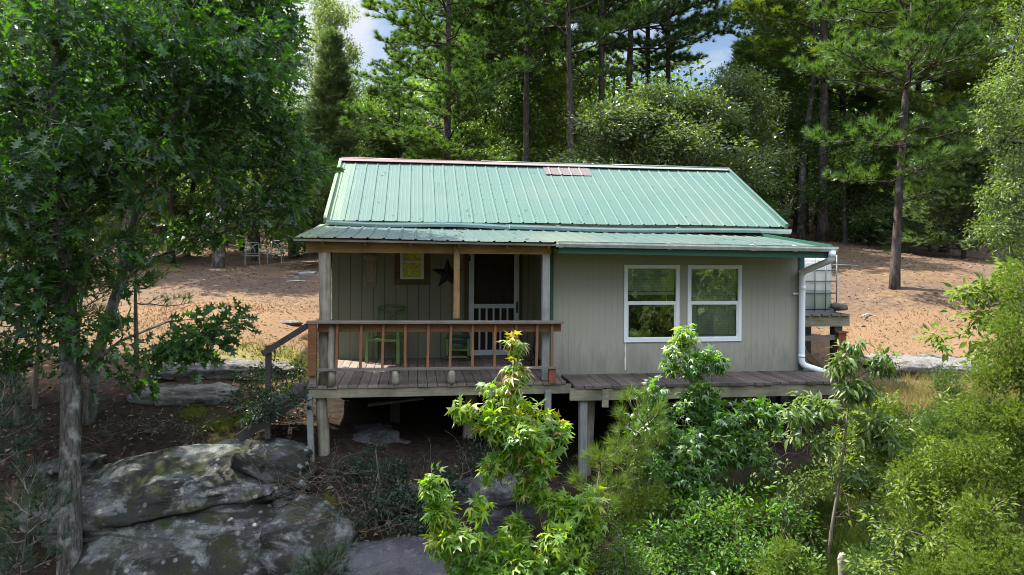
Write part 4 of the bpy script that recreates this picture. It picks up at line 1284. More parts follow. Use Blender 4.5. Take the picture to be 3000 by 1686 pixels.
def cedar(key, px, Y, H, label, rz=0., leafm=None, sx=1.):
    loc = spot(px, Y)
    if key not in CEDS:
        kw = dict(a=dict(seed=301, H=11, W=2.1, nb=520, ns=22, L=.26, w=.03, K=7), b=dict(seed=317, H=5, W=1.6, nb=320, ns=18, L=.2, w=.026, K=7, base=.12, r0=.07, elev=12))[key]
        m, v = cedar_parts(**kw)
        e = put_tree('cedar_tree', loc, m, v, M['bark_pine'], M['cedar'], label, 'cedar', 'cedars behind the cabin', rz)
        CEDS[key] = (e, kw['H']); f = H / kw['H']; e.scale = (sx * f, sx * f, f)
        if leafm is not None: again_mat(e, leafm)
        return e
    p, h0 = CEDS[key]; f = H / h0
    return again(p, loc, rz, (sx * f, sx * f, f), label, leafm or M['cedar'])

pine('a', 1120, 24, 14.5, 'big full crowned pine behind the left part of the roof ridge', .3, None, 1.35)
pine('d', 430, 30, 15, 'dense pine hidden behind the crowns of the left oaks', 2.2, None, 1.1)
pine('a', 320, 24.5, 13.5, 'pine standing behind the far left oaks near the yard edge', 1.2, None, 1.3)
pine('b', 1322, 27, 20, 'slim straight pine trunk behind the middle of the ridge', 1.)
pine('c', 1438, 25, 19, 'pine with leaning dark trunk left of the brown roof patch', 2.2)
pine('b', 1512, 31, 23, 'tall pine behind the brown roof patch with bare lower trunk', 2.6, M['pine_c'])
pine('c', 1575, 35, 24, 'far tall pine with dark flat branches against the sky', .6, M['pine_c'], 1.15)
pine('c', 1680, 36, 22, 'dark pine with flat branch tips beside the blue sky gap', 4., M['pine_c'], 1.1)
pine('d', 1000, 31, 9.5, 'dense pine filling in left of the big full crowned pine', 1.4, M['pine_c'], 1.)
pine('d', 1235, 34, 21, 'dense pine filling in right of the big full crowned pine', 3.1)
pine('b', 2068, 27, 18, 'pine with thick straight dark trunk rising right of the roof end', 4.2, M['pine_b'], 1.5)
pine('d', 2120, 33, 19, 'sunny pine crown behind the thick straight trunk', 2., M['pine_b'], 1.1)
for key, px, Y, H, rz_, lab, mt, sx_ in (('b', 975, 37, 8.5, .4, 'far slim pine left of the big full crowned pine', 'pine_c', 1.3), ('c', 1195, 36, 21, 1.5, 'far pine just right of the big full crowned pine trunk', 'pine_c', 1.), ('b', 1262, 33, 21, 2.2, 'slim pine between the big full crowned pine and the straight slim trunk', 'pine_a', 1.2), ('c', 1385, 38, 23, 3.3, 'far pine seen between the slim straight trunk and the leaning trunk', 'pine_c', 1.), ('b', 1625, 40, 24, 4.4, 'far pine behind the grey green oaks', 'pine_c', 1.2), ('b', 1965, 37, 20, 5.1, 'far slim pine left of the thin dark hardwood trunk', 'pine_a', 1.3), ('c', 2185, 38, 23, .9, 'far pine right of the thick straight trunk', 'pine_a', 1.1), ('b', 2310, 36, 21, 1.9, 'far slim pine just right of the leaning yard pine', 'pine_c', 1.3), ('c', 2425, 38, 22, 2.8, 'far pine above the soft olive cedar', 'pine_a', 1.1)):
    pine(key, px, Y, H, lab, rz_, M[mt], sx_)
# the leaning pine in the yard on the right
m, v = pine_parts(401, 14, 2.35, .33, .105, 92, K=54, L=.2, nw=.011, tufts=(.3, .5, .75, 1.), lean=(.9, .3), lump=.4, twl=.75, extra=((2.75, 3.4, .7), (2.8, 5.6, .6), (2.9, .3, .45), (2.15, 5.1, .42), (2.85, 4.6, .7), (3.6, 3.0, .9), (3.7, 5.2, .9), (3.9, .3, .7), (3.6, 4.2, .9)))
p0 = spot(2250, 17)
put_tree('pine_tree', p0, m, v, M['bark_pine'], M['pine_a'], 'pine leaning in the open right yard with a low tuft on its trunk', 'pine tree', 'pines behind the cabin')
pine('d', 2375, 27, 17, 'pine behind the right yard with a thin dark trunk', 5., M['pine_b'], 1.)
pine('b', 2475, 31, 21, 'tall pine near the right picture edge', .2, M['pine_b'], 1.6)
pine('c', 2240, 35, 21, 'far pine behind the leaning yard pine', 2.9, M['pine_a'], 1.2)
pine('d', 2560, 24, 16, 'pine at the right picture edge behind the pale leafed tree', 1.1, M['pine_b'], 1.1)
pine('e', 2170, 31, 6.5, 'short bushy young pine at the forest edge behind the yard', 0., M['pine_a'], 1.2)
hard('d', 2016, 28, 14, 'thin dark trunked hardwood beside the thick straight pine trunk', 0., M['hw_b'])
hard('a', 1560, 21.5, 5.7, 'broad grey green oak just behind the ridge at the brown patch', 0., M['hw_a'], 1.35)
hard('a', 1705, 22, 5.8, 'grey green oak behind the right part of the ridge', 2.1, M['hw_a'], 1.4)
hard('a', 1830, 24.5, 6.0, 'shadier oak behind the right end of the ridge', 4., M['hw_a'], 1.2)
hard('c', 1360, 30, 7.0, 'yellow green sunlit small tree between the slim pine trunks', 1., M['hw_c'], 1.2)
hard('c', 1440, 33, 8, 'yellow green small tree right of the leaning dark trunk', 3., M['hw_c'], 1.1)
hard('b', 1935, 30, 11.2, 'tall leafy tree right of the blue sky gap', 1.2, M['hw_b'], 1.)
hard('b', 820, 36, 13.2, 'tall yellowish hardwood rising behind the left cedar', 3.3, M['hw_c'], .8)
hard('a', 1270, 29, 7.5, 'dark green low tree behind the ridge left of the slim pine', 5.2, M['hw_b'], 1.)
hard('a', 930, 30, 6.5, 'low leafy tree behind the left end of the ridge', .7, M['hw_b'], 1.)
hard('c', 2130, 27, 5.0, 'low dark bush of a tree beside the thick pine trunk', 2., M['hw_b'], 1.2)
hard('b', 2010, 35, 14, 'leafy tree behind the thin dark trunks', 5., M['hw_b'], 1.1)
hard('d', 548, 27, 15, 'grey trunked tree standing by the pale yard chairs', 1.6, M['hw_b'], 1.3)
hard('a', 470, 33, 8.0, 'sunlit pale leafed tree seen through the oak branches', 2.6, M['hw_c'], 1.1)
hard('a', 330, 31, 8.5, 'pale leafed tree behind the left oak', 4.4, M['hw_a'], 1.1)
hard('b', 640, 34, 13, 'shady tree behind the pale yard chairs', .2, M['hw_b'], 1.)
hard('a', 740, 32, 6.5, 'low shady tree behind the porch roof corner', 3.9, M['hw_b'], 1.)
hard('b', 120, 27, 12, 'shady tree at the far left behind the oak', 2.9, M['hw_b'], 1.1)
cedar('a', 832, 27, 8.9, 'tall olive brown cedar left of the roof', 0., M['cedar'], 1.4)
cedar('a', 935, 31, 7.4, 'smaller narrow cedar beside the tall olive one', 2., M['cedar'], 1.2)
cedar('a', 1865, 28, 7.9, 'pointed cedar under the blue sky gap', 4., M['cedar_b'], 1.4)
cedar('b', 1850, 23, 4.6, 'bright green bushy cedar behind the roof end', 1., M['cedar_b'], 1.1)
cedar('b', 2425, 23.5, 5.2, 'soft olive cedar at the edge of the right yard', 0., M['cedar'], 1.3)
cedar('b', 2340, 27, 5.0, 'thin cedar left of the soft olive one', 2.4, M['cedar_b'], 1.0)
cedar('b', 2160, 29, 3.6, 'small cedar at the back of the right yard', 4.4, M['cedar'], 1.2)
cedar('b', 2250, 30, 4.2, 'small cedar behind the leaning yard pine', 5.4, M['cedar_b'], 1.2)

# far woods behind everything: reads as one mass
def far_wood(name, n, place, seed, lab, ls=.34):
    rng = np.random.default_rng(seed)
    VV = []; LL = []; CC = []; off = 0; tm = MB()
    for k in range(n):
        x, y, H, Wd = place(rng, k)
        z = gz(x, y)
        c = int(620 * (H / 10) * (Wd / 2.6))
        u = unit(rng, c) * (rng.random((c, 1)) ** .4)
        lob = 1 + .3 * vnoise(u * 2.2 + k * 3.1, k)
        P = np.array([x, y, z + H * .55]) + u * lob[:, None] * np.array([Wd, Wd, H * .46])
        D = u + unit(rng, c) * .8 + np.array([0, 0, -.3]); N = unit(rng, c) + np.array([0, 0, .7])
        v, l, q = leaves(DIAM, P, D, N, ls * rng.uniform(.6, 1.4, c))
        VV.append(v); LL.append(l + off); CC.append(q); off += len(v)
        tm.tube([(x, y, z - .3), (x + .2 * rng.normal(), y, z + H * .8)], [.16, .06], 5, cap=False)
    me = mesh_np(name, np.concatenate(VV), loops=np.concatenate(LL), counts=np.concatenate(CC))
    o = link(name, me, M['hw_b']); tag(o, lab, None, None, 'stuff')
    t = tm.build('trunk', M['bark_pine'], o); tag(t, None, None, None, 'stuff')
def pl_back(rng, k):
    y = rng.uniform(38, 62); px = rng.uniform(-250, 2850)
    x = (px - 1288) / FOC * y
    top = 175 if (680 < px < 1040 or 1700 < px < 1900) else 60
    H = (640 - top) / FOC * y + CZ - gz(x, y)
    return x, y, max(4, H * rng.uniform(.7, 1.)), rng.uniform(2.2, 3.4)
far_wood('far_woods', 200, pl_back, 501, 'dark green mass of woods closing the view behind the trees')
def pl_low(rng, k):
    y = rng.uniform(31.5, 44); px = rng.uniform(-150, 2750); x = (px - 1288) / FOC * y
    return x, y, rng.uniform(2.5, 5), rng.uniform(1.8, 2.8)
far_wood('undergrowth', 220, pl_low, 503, 'dark undergrowth along the foot of the woods', .24)
def pl_valley(rng, k):
    x = rng.uniform(-45, 45); y = rng.uniform(-52, -30)
    return x, y, rng.uniform(9, 15), rng.uniform(3., 4.4)
far_wood('valley_woods', 60, pl_valley, 507, 'wooded slope across the valley facing the cabin', .7)

# ---------------- near trees
def E3(px, py, Y, rx, rz=None, ry=None, w=1.):
    p = at(px, py, Y); rz = rz or rx; ry = ry or rx
    return (p[0], p[1], p[2], rx, ry, rz, w)
def near_tree(name, base, trunk, limbs, ells, dens, per, ls, T, bark, leafm, label, cat, seed, trad, spread=.28, tip=.004, droop=.25, upn=.9, tail=.5, group=None, step=.2, tsides=20, extra_leaf=None, wig=.06):
    rng = np.random.default_rng(seed); b = np.array(base, float)
    b[2] = min(b[2], gz(b[0], b[1]) - .05); base = tuple(b); trunk = [base] + [tuple(q) for q in trunk]
    tg = ell_targets(rng, ells, dens) - b
    tg = tg[tg[:, 2] > .05] if len(tg) else tg
    m, tw = grow(rng, np.array(trunk) - b, [np.array(l) - b for l in limbs], tg, tip=tip, trad=trad, sides=4, step=step, wig=wig, tsides=tsides)
    P, D, N = twig_leaves(rng, tw, per, spread, droop, tail, upn)
    s = ls * rng.uniform(.42, 1.25, len(P))
    e = empty(name, base, 0, label, cat, group)
    m.build('trunk', bark, e)
    sel = np.zeros(len(P), bool)
    if extra_leaf is not None: sel = extra_leaf[0](P + b, rng)
    v, l, c = leaves(T, P[~sel], D[~sel], N[~sel], s[~sel]); link('crown', mesh_np('crown', v, loops=l, counts=c), leafm, e)
    if sel.any():
        v, l, c = leaves(T, P[sel], D[sel], N[sel], s[sel]); link('young_leaves', mesh_np('young_leaves', v, loops=l, counts=c), extra_leaf[1], e)
    return e

def A(*t): return [tuple(at(*q)) for q in t]
# the big oak at the left
ob = at(175, 1440, 8.7)
near_tree('oak_tree', ob, A((175, 1475, 8.7), (176, 1200, 8.8), (178, 960, 9.0), (165, 700, 9.2), (140, 400, 9.5), (150, 60, 9.7), (170, -400, 10)),
  [A((178, 960, 9.0), (300, 860, 9.2), (420, 810, 9.5), (520, 800, 9.55)), A((165, 700, 9.2), (60, 560, 9.0), (-60, 420, 8.8)), A((150, 600, 9.4), (300, 430, 9.7), (480, 250, 10), (620, 130, 10.4)),
   A((140, 400, 9.5), (330, 200, 9.8), (450, 40, 10)), A((170, 760, 9.15), (60, 780, 9.0), (-40, 790, 8.8)), A((145, 250, 9.6), (40, 60, 9.4))],
  [E3(150, 150, 9.4, 1.2), E3(420, 140, 9.9, 1.15, .9), E3(620, 170, 10.4, .85, .8), E3(300, 400, 9.3, 1.0, .8), E3(70, 470, 9.0, .95, .8), E3(510, 370, 10.1, .75, .7),
   E3(60, 720, 8.9, .75, .5), E3(240, 850, 9.1, .55, .45), E3(500, 840, 9.5, .45, .3, .4, 1.5), E3(400, 890, 9.4, .35, .3), E3(590, 815, 9.6, .12, .2, .2, 2.), E3(520, 885, 9.5, .25, .18, .25, 1.5),
   E3(330, 640, 9.4, .5, .4), E3(150, 620, 9.1, .7, .5), E3(170, -250, 10, 2.0, 1.4, 1.6, .35), E3(500, -200, 10.2, 1.5, 1., 1.5, .3), E3(-350, 300, 9.6, 2.2, 2.2, 1.8, .7), E3(-450, -300, 10.5, 2.4, 2., 2., .6), E3(-100, 900, 9.2, .8, .5), E3(20, 880, 9., .5, .35), E3(350, 950, 9.5, .3, .2)],
  98, 12, .195, OAK, M['bark_oak'], M['oak_leaf'], 'large dark leafed oak with a pale streaked trunk rising beside the boulders', 'tree', 601, [.15, .115, .108, .1, .085, .07, .03], .2, .005, .3, .9, .5)
# second oak, pale limbs
ob2 = at(226, 1010, 11.2)
near_tree('oak_tree', ob2, A((226, 1040, 11.2), (236, 940, 11.2), (262, 830, 11.2), (300, 720, 11.2), (325, 610, 11.2), (345, 520, 11.3), (380, 400, 11.4), (420, 200, 11.6), (460, -100, 12)),
  [A((325, 610, 11.2), (355, 540, 11.1), (410, 440, 11.2), (470, 380, 11.3)), A((400, 300, 11.5), (560, 220, 11.5), (690, 170, 11.6)), A((345, 520, 11.3), (520, 420, 11.3), (700, 420, 11.5), (790, 440, 11.5)), A((300, 720, 11.2), (380, 650, 11.1), (480, 620, 11.1), (600, 570, 11.2)), A((420, 200, 11.6), (600, 60, 11.7), (700, -50, 12))],
  [E3(680, 160, 11.5, .65, .8, .8), E3(600, 330, 11.2, .75, .7), E3(700, 330, 11.5, .5, .6), E3(730, 420, 11.5, .5, .4), E3(800, 440, 11.5, .28, .25, .3), E3(640, 510, 11.2, .6, .35), E3(740, 510, 11.4, .35, .25), E3(540, 560, 11.1, .5, .35), E3(480, 600, 11., .4, .25), E3(600, 30, 11.7, .9, .6), E3(700, 60, 12, .5, .8), E3(450, 0, 12, 1.1, 1.), E3(440, 250, 11.3, .8, .7), E3(700, 570, 11.4, .3, .2), E3(560, -150, 12, 1.2, 1.)],
  116, 12, .19, OAK, M['bark_pale'], M['oak_leaf2'], 'second oak with forked pale lichened limbs, its crown reaching the roof edge', 'tree', 611, [.10, .088, .08, .078, .072, .066, .055, .04, .02], .2, .005, .3, .9, .5)
# third oak further left throws shade over the slope
b3 = spot(-60, 13)
near_tree('oak_tree', b3, [b3, (b3[0] + .1, b3[1], 1.5), (b3[0] + .3, b3[1], 4), (b3[0], b3[1], 7.5)], [],
  [E3(-40, 420, 13, 1.6), E3(160, 500, 13, 1.3, 1.), E3(-250, 100, 13.5, 2.4, 1.9), E3(60, 120, 13, 1.8, 1.5), E3(230, 330, 13, 1.1), E3(-500, 450, 13, 2.2), E3(150, 700, 12.8, .9, .5)],
  80, 11, .2, OAK, M['bark_pale'], M['oak_leaf2'], 'oak at the far left edge standing behind the other two', 'tree', 621, [.16, .13, .1, .03], .25, .006)
# young pines under the oaks
for k, (px, Y, H, sd, lab) in enumerate(((92, 11.6, 3.0, 701, 'young pine with thin trunk, leftmost of the row under the oaks'), (45, 11.2, 2.6, 703, 'thin young pine at the left picture edge'), (345, 12.6, 3.1, 705, 'young pine with soft needles behind the forked oak'), (205, 12.3, 2.7, 707, 'thin young pine between the two oak trunks'))):
    m, v = pine_parts(sd, H, .75, .42, .045, 16, K=26, L=.17, nw=.006, twl=.3, tufts=(.6, 1.))
    put_tree('young_pine', spot(px, Y), m, v, M['bark_twig'], M['pine_a'], lab, 'young pine', 'young pines under the oaks')
# low pine seedlings bottom left
for k, (px, py, Y, H, sd, lab) in enumerate(((60, 1440, 7.6, .85, 711, 'low bushy pine seedling in the bottom left corner'), (820, 1470, 7.3, .2, 715, 'tiny dark pine seedling at the bottom by the smooth slab'), (-20, 1270, 8.2, 1.2, 717, 'dark young pine cut by the left picture edge'))):
    p = at(px, py, Y); g = min(p[2], gz(p[0], p[1])); Ht = p[2] + H - g; p[2] = g
    m, v = pine_parts(sd, Ht, .42 * H ** .7, max(.1, 1 - H / Ht * 1.1), .02, 14, K=34, L=.15, nw=.004, twl=.16, tufts=(.5, 1.))
    put_tree('pine_seedling', p, m, v, M['bark_twig'], M['dark_shrub'], lab, 'pine seedling', 'pine seedlings on the slope')
# small pine right of the sweetgum
m, v = pine_parts(721, 1.65, .36, .12, .022, 18, K=44, L=.17, nw=.0045, twl=.2, tufts=(.5, 1.))
put_tree('young_pine', at(1600, 1390, 8.8), m, v, M['bark_twig'], M['pine_b'], 'small bright pine in front of the stilts, right of the tall sweetgum', 'young pine', 'young pines under the oaks')
m, v = pine_parts(723, 1.05, .4, .1, .016, 12, K=44, L=.17, nw=.0045, twl=.2, tufts=(.5, 1.))
q = at(1510, 1330, 8.5); q[2] = gz(q[0], q[1])
put_tree('pine_seedling', q, m, v, M['bark_twig'], M['pine_b'], 'bright pine seedling close left of the small pine', 'pine seedling', 'pine seedlings on the slope')

# yellow-green sweetgum sapling in the middle
gb = at(1300, 1490, 7.8)
def tipsel(P, rng):
    q = np.clip((P[:, 2] - .2) / .5, 0, 1) * .7 * (np.abs(P[:, 0] - .07) < .22)
    return rng.random(len(P)) < q * np.where(P[:, 2] < .62, 1., .45) + .06
near_tree('sweetgum_sapling', gb, A((1300, 1500, 7.8), (1302, 1350, 7.8), (1299, 1150, 7.8), (1296, 1000, 7.8), (1293, 842, 7.8)), [],
  [E3(1290, 870, 7.8, .08, .12, .08, 5), E3(1295, 950, 7.8, .13, .22, .13, 4), E3(1235, 985, 7.75, .1, .1, .12, 4), E3(1180, 1030, 7.7, .16, .09, .15, 4), E3(1230, 1075, 7.7, .22, .16, .2, 3.5), E3(1310, 1090, 7.7, .25, .2, .25, 3), E3(1390, 1085, 7.8, .17, .12, .15, 4), E3(1340, 1150, 7.7, .25, .2, .25, 3), E3(1260, 1170, 7.7, .22, .16, .25, 3), E3(1330, 1230, 7.7, .2, .18, .2, 3), E3(1310, 1040, 8, .3, .25, .25, 2)],
  125, 15, .145, GUM, M['bark_twig'], M['gum_leaf'], 'tall yellow green sweetgum sapling standing before the porch with reddish top leaves', 'sapling', 801, [.018, .015, .012, .008, .004], .09, .0022, .5, .7, .5, step=.1, extra_leaf=(tipsel, M['gum_tip']), wig=.03)
near_tree('sweetgum_sapling', at(1180, 1560, 7.3), A((1180, 1600, 7.3), (1175, 1450, 7.3), (1140, 1330, 7.3), (1100, 1210, 7.3)), [],
  [E3(1098, 1215, 7.3, .09, .12, .1, 4), E3(1115, 1290, 7.3, .14, .15, .14, 4), E3(1210, 1290, 7.4, .1, .09, .1, 4), E3(1150, 1360, 7.2, .25, .15, .22, 3), E3(1190, 1440, 7.2, .3, .15, .25, 3), E3(1270, 1390, 7.3, .2, .13, .2, 3), E3(1290, 1450, 7.1, .2, .15, .2, 3)],
  140, 21, .135, GUM, M['bark_twig'], M['gum_leaf'], 'low sweetgum sapling at the bottom, in front of the dark slab', 'sapling', 803, [.016, .012, .008, .004], .09, .0022, .5, .7, .5, step=.1, wig=.03)
near_tree('sweetgum_sapling', at(1420, 1580, 7.4), A((1420, 1620, 7.4), (1420, 1450, 7.4), (1440, 1330, 7.4), (1465, 1240, 7.4)), [],
  [E3(1470, 1255, 7.4, .13, .1, .12, 4), E3(1400, 1270, 7.5, .17, .1, .15, 4), E3(1490, 1320, 7.4, .17, .15, .15, 3), E3(1420, 1340, 7.3, .28, .15, .25, 3), E3(1350, 1420, 7.2, .25, .18, .2, 3), E3(1290, 1330, 7.5, .13, .14, .15, 3), E3(1450, 1430, 7.2, .3, .15, .25, 2.5)],
  140, 21, .135, GUM, M['bark_twig'], M['gum_leaf'], 'spreading sweetgum sapling at the bottom, right of the tall yellow one', 'sapling', 805, [.016, .012, .008, .004], .09, .0022, .5, .7, .5, step=.1, wig=.03)
# darker sweetgum in front of the windows
near_tree('sweetgum_sapling', at(1735, 1440, 9.2), A((1735, 1480, 9.2), (1738, 1280, 9.2), (1742, 1060, 9.2), (1738, 950, 9.2), (1730, 838, 9.2)), [],
  [E3(1728, 850, 9.2, .11, .12, .1, 4), E3(1700, 880, 9.2, .08, .1, .1, 4), E3(1745, 930, 9.2, .2, .2, .18, 3), E3(1795, 910, 9.2, .13, .14, .14, 4), E3(1690, 920, 9.2, .05, .05, .06, 5), E3(1735, 1000, 9.1, .25, .2, .2, 2.5), E3(1790, 990, 9.2, .12, .12, .14, 3),
   E3(1640, 990, 9.1, .14, .14, .14, 3.5), E3(1640, 1070, 9., .28, .2, .25, 2.5), E3(1720, 1120, 8.9, .4, .25, .35, 2), E3(1830, 1060, 9., .35, .2, .3, 2.3), E3(1910, 1040, 9.1, .25, .18, .22, 3), E3(1860, 1130, 8.9, .45, .3, .35, 2), E3(1760, 1220, 8.7, .5, .3, .4, 1.8), E3(1650, 1180, 8.8, .3, .3, .3, 2), E3(1940, 1070, 9.2, .13, .12, .15, 3)],
  150, 20, .12, GUM, M['bark_twig'], M['gum_leaf2'], 'deep green sweetgum with a slim leader in front of the two windows', 'sapling', 807, [.02, .017, .013, .009, .004], .1, .0022, .5, .7, .5, step=.11, wig=.03,
  extra_leaf=(lambda P, rng: rng.random(len(P)) < np.clip((P[:, 2] - .55) / .3, 0, .75), M['gum_leaf']))
# cherry sapling with drooping leaves
cb = at(2078, 1475, 8.0)
near_tree('cherry_sapling', cb, A((2075, 1500, 8.), (2092, 1330, 8.05), (2115, 1190, 8.1), (2128, 1080, 8.15), (2140, 960, 8.2), (2148, 870, 8.25)),
  [A((2100, 1250, 8.1), (2085, 1130, 8.), (2095, 1060, 8.)), A((2128, 1080, 8.15), (2040, 1045, 8.1), (1980, 1035, 8.)), A((2115, 1190, 8.1), (2180, 1170, 8.), (2240, 1180, 7.9)), A((2120, 1130, 8.1), (2190, 1090, 8.1), (2250, 1110, 8.1)), A((2095, 1290, 8.05), (2150, 1310, 8.), (2230, 1350, 8.)), A((2140, 960, 8.2), (2190, 930, 8.2), (2240, 920, 8.2))],
  [E3(2135, 880, 8.25, .12, .1, .12, 4), E3(2120, 920, 8.2, .2, .12, .15, 3), E3(2210, 910, 8.2, .2, .1, .15, 3.5), E3(2160, 980, 8.1, .3, .15, .2, 2.5), E3(2060, 1010, 8.1, .25, .08, .2, 3), E3(2010, 1045, 8., .22, .08, .2, 3.5), E3(2180, 1060, 8.1, .3, .12, .25, 2.5), E3(2050, 1110, 8., .3, .1, .2, 2.5), E3(2210, 1120, 8., .25, .12, .2, 3), E3(2150, 1190, 8., .25, .08, .2, 3), E3(2230, 1200, 7.9, .2, .1, .2, 3), E3(2240, 1350, 7.9, .2, .1, .2, 3), E3(2190, 1280, 7.9, .2, .08, .2, 2)],
  150, 27, .105, CHERRY, M['bark_twig'], M['cherry_leaf'], 'slender forked sapling with drooping narrow leaves in front of the platform end', 'sapling', 811, [.022, .02, .017, .013, .008, .004], .1, .0024, .55, .9, .75, step=.12, wig=.03)
# shrubs
def shrub(name, px, py, Y, ells, dens, per, ls, T, leafm, label, seed, group='shrubs on the slope', spread=.13, tip=.003, cat='shrub'):
    b = at(px, py, Y)
    return near_tree(name, b, [b, b + np.array([.02, 0, .12]), b + np.array([.05, 0, .3])], [], ells, dens, per, ls, T, M['bark_twig'], leafm, label, cat, seed, [.015, .012, .008], spread, tip, .15, .8, .7, group, .13)
shrub('leafy_shrub', 1560, 1500, 7.5, [E3(1450, 1390, 7.6, .35, .22, .3, 2), E3(1560, 1400, 7.5, .4, .25, .35, 2), E3(1480, 1300, 7.7, .3, .2, .25, 2), E3(1640, 1430, 7.4, .3, .2, .3, 2), E3(1380, 1440, 7.4, .3, .2, .25, 2)], 220, 36, .042, OVAL, M['shrub_leaf'], 'bright small leafed shrub at the bottom among the sweetgums', 821)
shrub('leafy_shrub', 1800, 1480, 8.0, [E3(1720, 1330, 8.1, .5, .3, .4), E3(1850, 1360, 8., .45, .3, .4), E3(1640, 1400, 7.8, .4, .25, .3), E3(1900, 1280, 8.3, .4, .3, .35), E3(1780, 1430, 7.7, .5, .2, .35)], 190, 24, .08, OVAL, M['gum_leaf2'], 'deep green shrub at the bottom under the window sweetgum', 823)
shrub('leafy_shrub', 1960, 1450, 8.4, [E3(1950, 1180, 8.5, .3, .3, .3), E3(1990, 1280, 8.4, .35, .3, .3), E3(1930, 1120, 8.6, .2, .2, .2), E3(2020, 1380, 8.1, .35, .25, .3), E3(2070, 1200, 8.6, .35, .3, .3)], 150, 20, .065, OVAL, M['cherry_leaf'], 'thin twigged pale shrub left of the forked sapling trunk', 825)
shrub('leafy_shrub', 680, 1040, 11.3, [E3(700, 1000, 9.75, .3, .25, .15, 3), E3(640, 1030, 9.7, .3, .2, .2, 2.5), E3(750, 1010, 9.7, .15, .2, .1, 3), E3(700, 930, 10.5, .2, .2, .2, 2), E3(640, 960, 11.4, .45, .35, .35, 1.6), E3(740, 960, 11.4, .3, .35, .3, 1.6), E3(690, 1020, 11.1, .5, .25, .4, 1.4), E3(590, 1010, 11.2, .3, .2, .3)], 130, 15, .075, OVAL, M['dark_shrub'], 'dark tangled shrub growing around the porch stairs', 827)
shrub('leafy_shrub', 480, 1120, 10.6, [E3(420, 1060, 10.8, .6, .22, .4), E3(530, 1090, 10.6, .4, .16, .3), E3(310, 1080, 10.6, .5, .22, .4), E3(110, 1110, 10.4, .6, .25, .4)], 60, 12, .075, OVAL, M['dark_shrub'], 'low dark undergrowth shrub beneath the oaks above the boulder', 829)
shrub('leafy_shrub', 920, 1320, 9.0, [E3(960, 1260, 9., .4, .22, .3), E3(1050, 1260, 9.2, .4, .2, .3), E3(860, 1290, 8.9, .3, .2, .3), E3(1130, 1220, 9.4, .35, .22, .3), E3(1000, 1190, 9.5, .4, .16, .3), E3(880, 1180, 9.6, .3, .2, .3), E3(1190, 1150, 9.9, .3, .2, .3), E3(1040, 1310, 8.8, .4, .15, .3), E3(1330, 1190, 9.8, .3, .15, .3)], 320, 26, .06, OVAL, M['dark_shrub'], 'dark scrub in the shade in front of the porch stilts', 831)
shrub('leafy_shrub', 1900, 1500, 7.6, [E3(1880, 1400, 7.7, .4, .25, .3, 1.5), E3(1980, 1420, 7.5, .35, .2, .3, 1.5), E3(1800, 1300, 8., .35, .25, .3, 1.5), E3(2000, 1310, 8.2, .3, .2, .3, 1.5)], 220, 24, .06, OVAL, M['shrub_leaf'], 'fresh green shrub at the bottom left of the forked sapling trunk', 835)
shrub('leafy_shrub', 1640, 1330, 9.0, [E3(1650, 1290, 8.8, .35, .25, .3, 1.5), E3(1740, 1260, 8.7, .35, .25, .3, 1.5), E3(1600, 1360, 8.4, .3, .25, .3, 1.5)], 200, 22, .075, OVAL, M['hw_b'], 'mid green shrub below the window sweetgum beside the little pine', 837)
shrub('leafy_shrub', 2130, 1320, 9.2, [E3(2200, 1050, 9.4, .5, .35, .4), E3(2130, 1150, 9.2, .4, .3, .4), E3(2060, 1280, 9., .4, .3, .4), E3(2270, 1090, 9., .4, .35, .4)], 200, 24, .075, OVAL, M['hw_c'], 'green brush behind the forked sapling at the platform end', 833)
# juniper masses on the right
def spray_shrub(name, base, trunk, ells, dens, per, L, w, K, leafm, label, cat, seed, group, spread=.17, tip=.0022, bark='bark_twig', trad=(.02, .014, .008)):
    rng = np.random.default_rng(seed); b = np.array(base, float)
    b[2] = min(b[2], gz(b[0], b[1]) - .05); base = tuple(b); trunk = [base] + [tuple(q) for q in trunk]
    tg = ell_targets(rng, ells, dens) - b
    m, tw = grow(rng, np.array(trunk) - b, [], tg, tip=tip, trad=list(trad), sides=4, step=.14, wig=.05, tsides=8)
    P, D, N = twig_leaves(rng, tw, per, spread, -.05, .8, .6, .9)
    e = empty(name, base, 0, label, cat, group)
    m.build('trunk', M[bark], e)
    link('crown', tri_mesh('crown', needle_tris(rng, P, D, K, L, w, .5)), leafm, e)
    return e
def juni(px, py, Y, ells, label, seed, leafm='juniper', dens=330, per=80, L=.042, w=.0052, K=9):
    b = at(px, py, Y); t = np.array(ells[0][:3])
    return spray_shrub('juniper', b, [b, b * .5 + t * .5 + np.array([.05, 0, .05]), t], ells, dens, per, L, w, K, M[leafm], label, 'juniper', seed, 'junipers at the right')
juni(2560, 1560, 7.0, [E3(2560, 720, 7.1, .2, .22), E3(2520, 820, 7.0, .22, .18), E3(2580, 900, 7.0, .3, .3), E3(2480, 930, 7.1, .22, .2), E3(2560, 1040, 6.9, .35, .25), E3(2440, 1040, 7.1, .22, .16), E3(2500, 1150, 6.9, .35, .25), E3(2590, 1200, 6.8, .3, .3), E3(2420, 1160, 7.1, .2, .15)], 'tall feathery juniper at the right picture edge', 841)
juni(2360, 1520, 7.4, [E3(2350, 1110, 7.5, .12, .2), E3(2310, 1190, 7.4, .2, .16), E3(2390, 1200, 7.4, .24, .2), E3(2330, 1290, 7.3, .32, .2), E3(2420, 1310, 7.2, .3, .22), E3(2270, 1260, 7.5, .16, .12)], 'mid sized juniper beside the pale stump', 843)
juni(2450, 1560, 6.5, [E3(2470, 1320, 6.6, .25, .2), E3(2400, 1400, 6.5, .35, .16), E3(2530, 1410, 6.4, .35, .2), E3(2330, 1440, 6.6, .3, .14), E3(2470, 1470, 6.3, .4, .15)], 'low spreading juniper in the bottom right corner', 845)
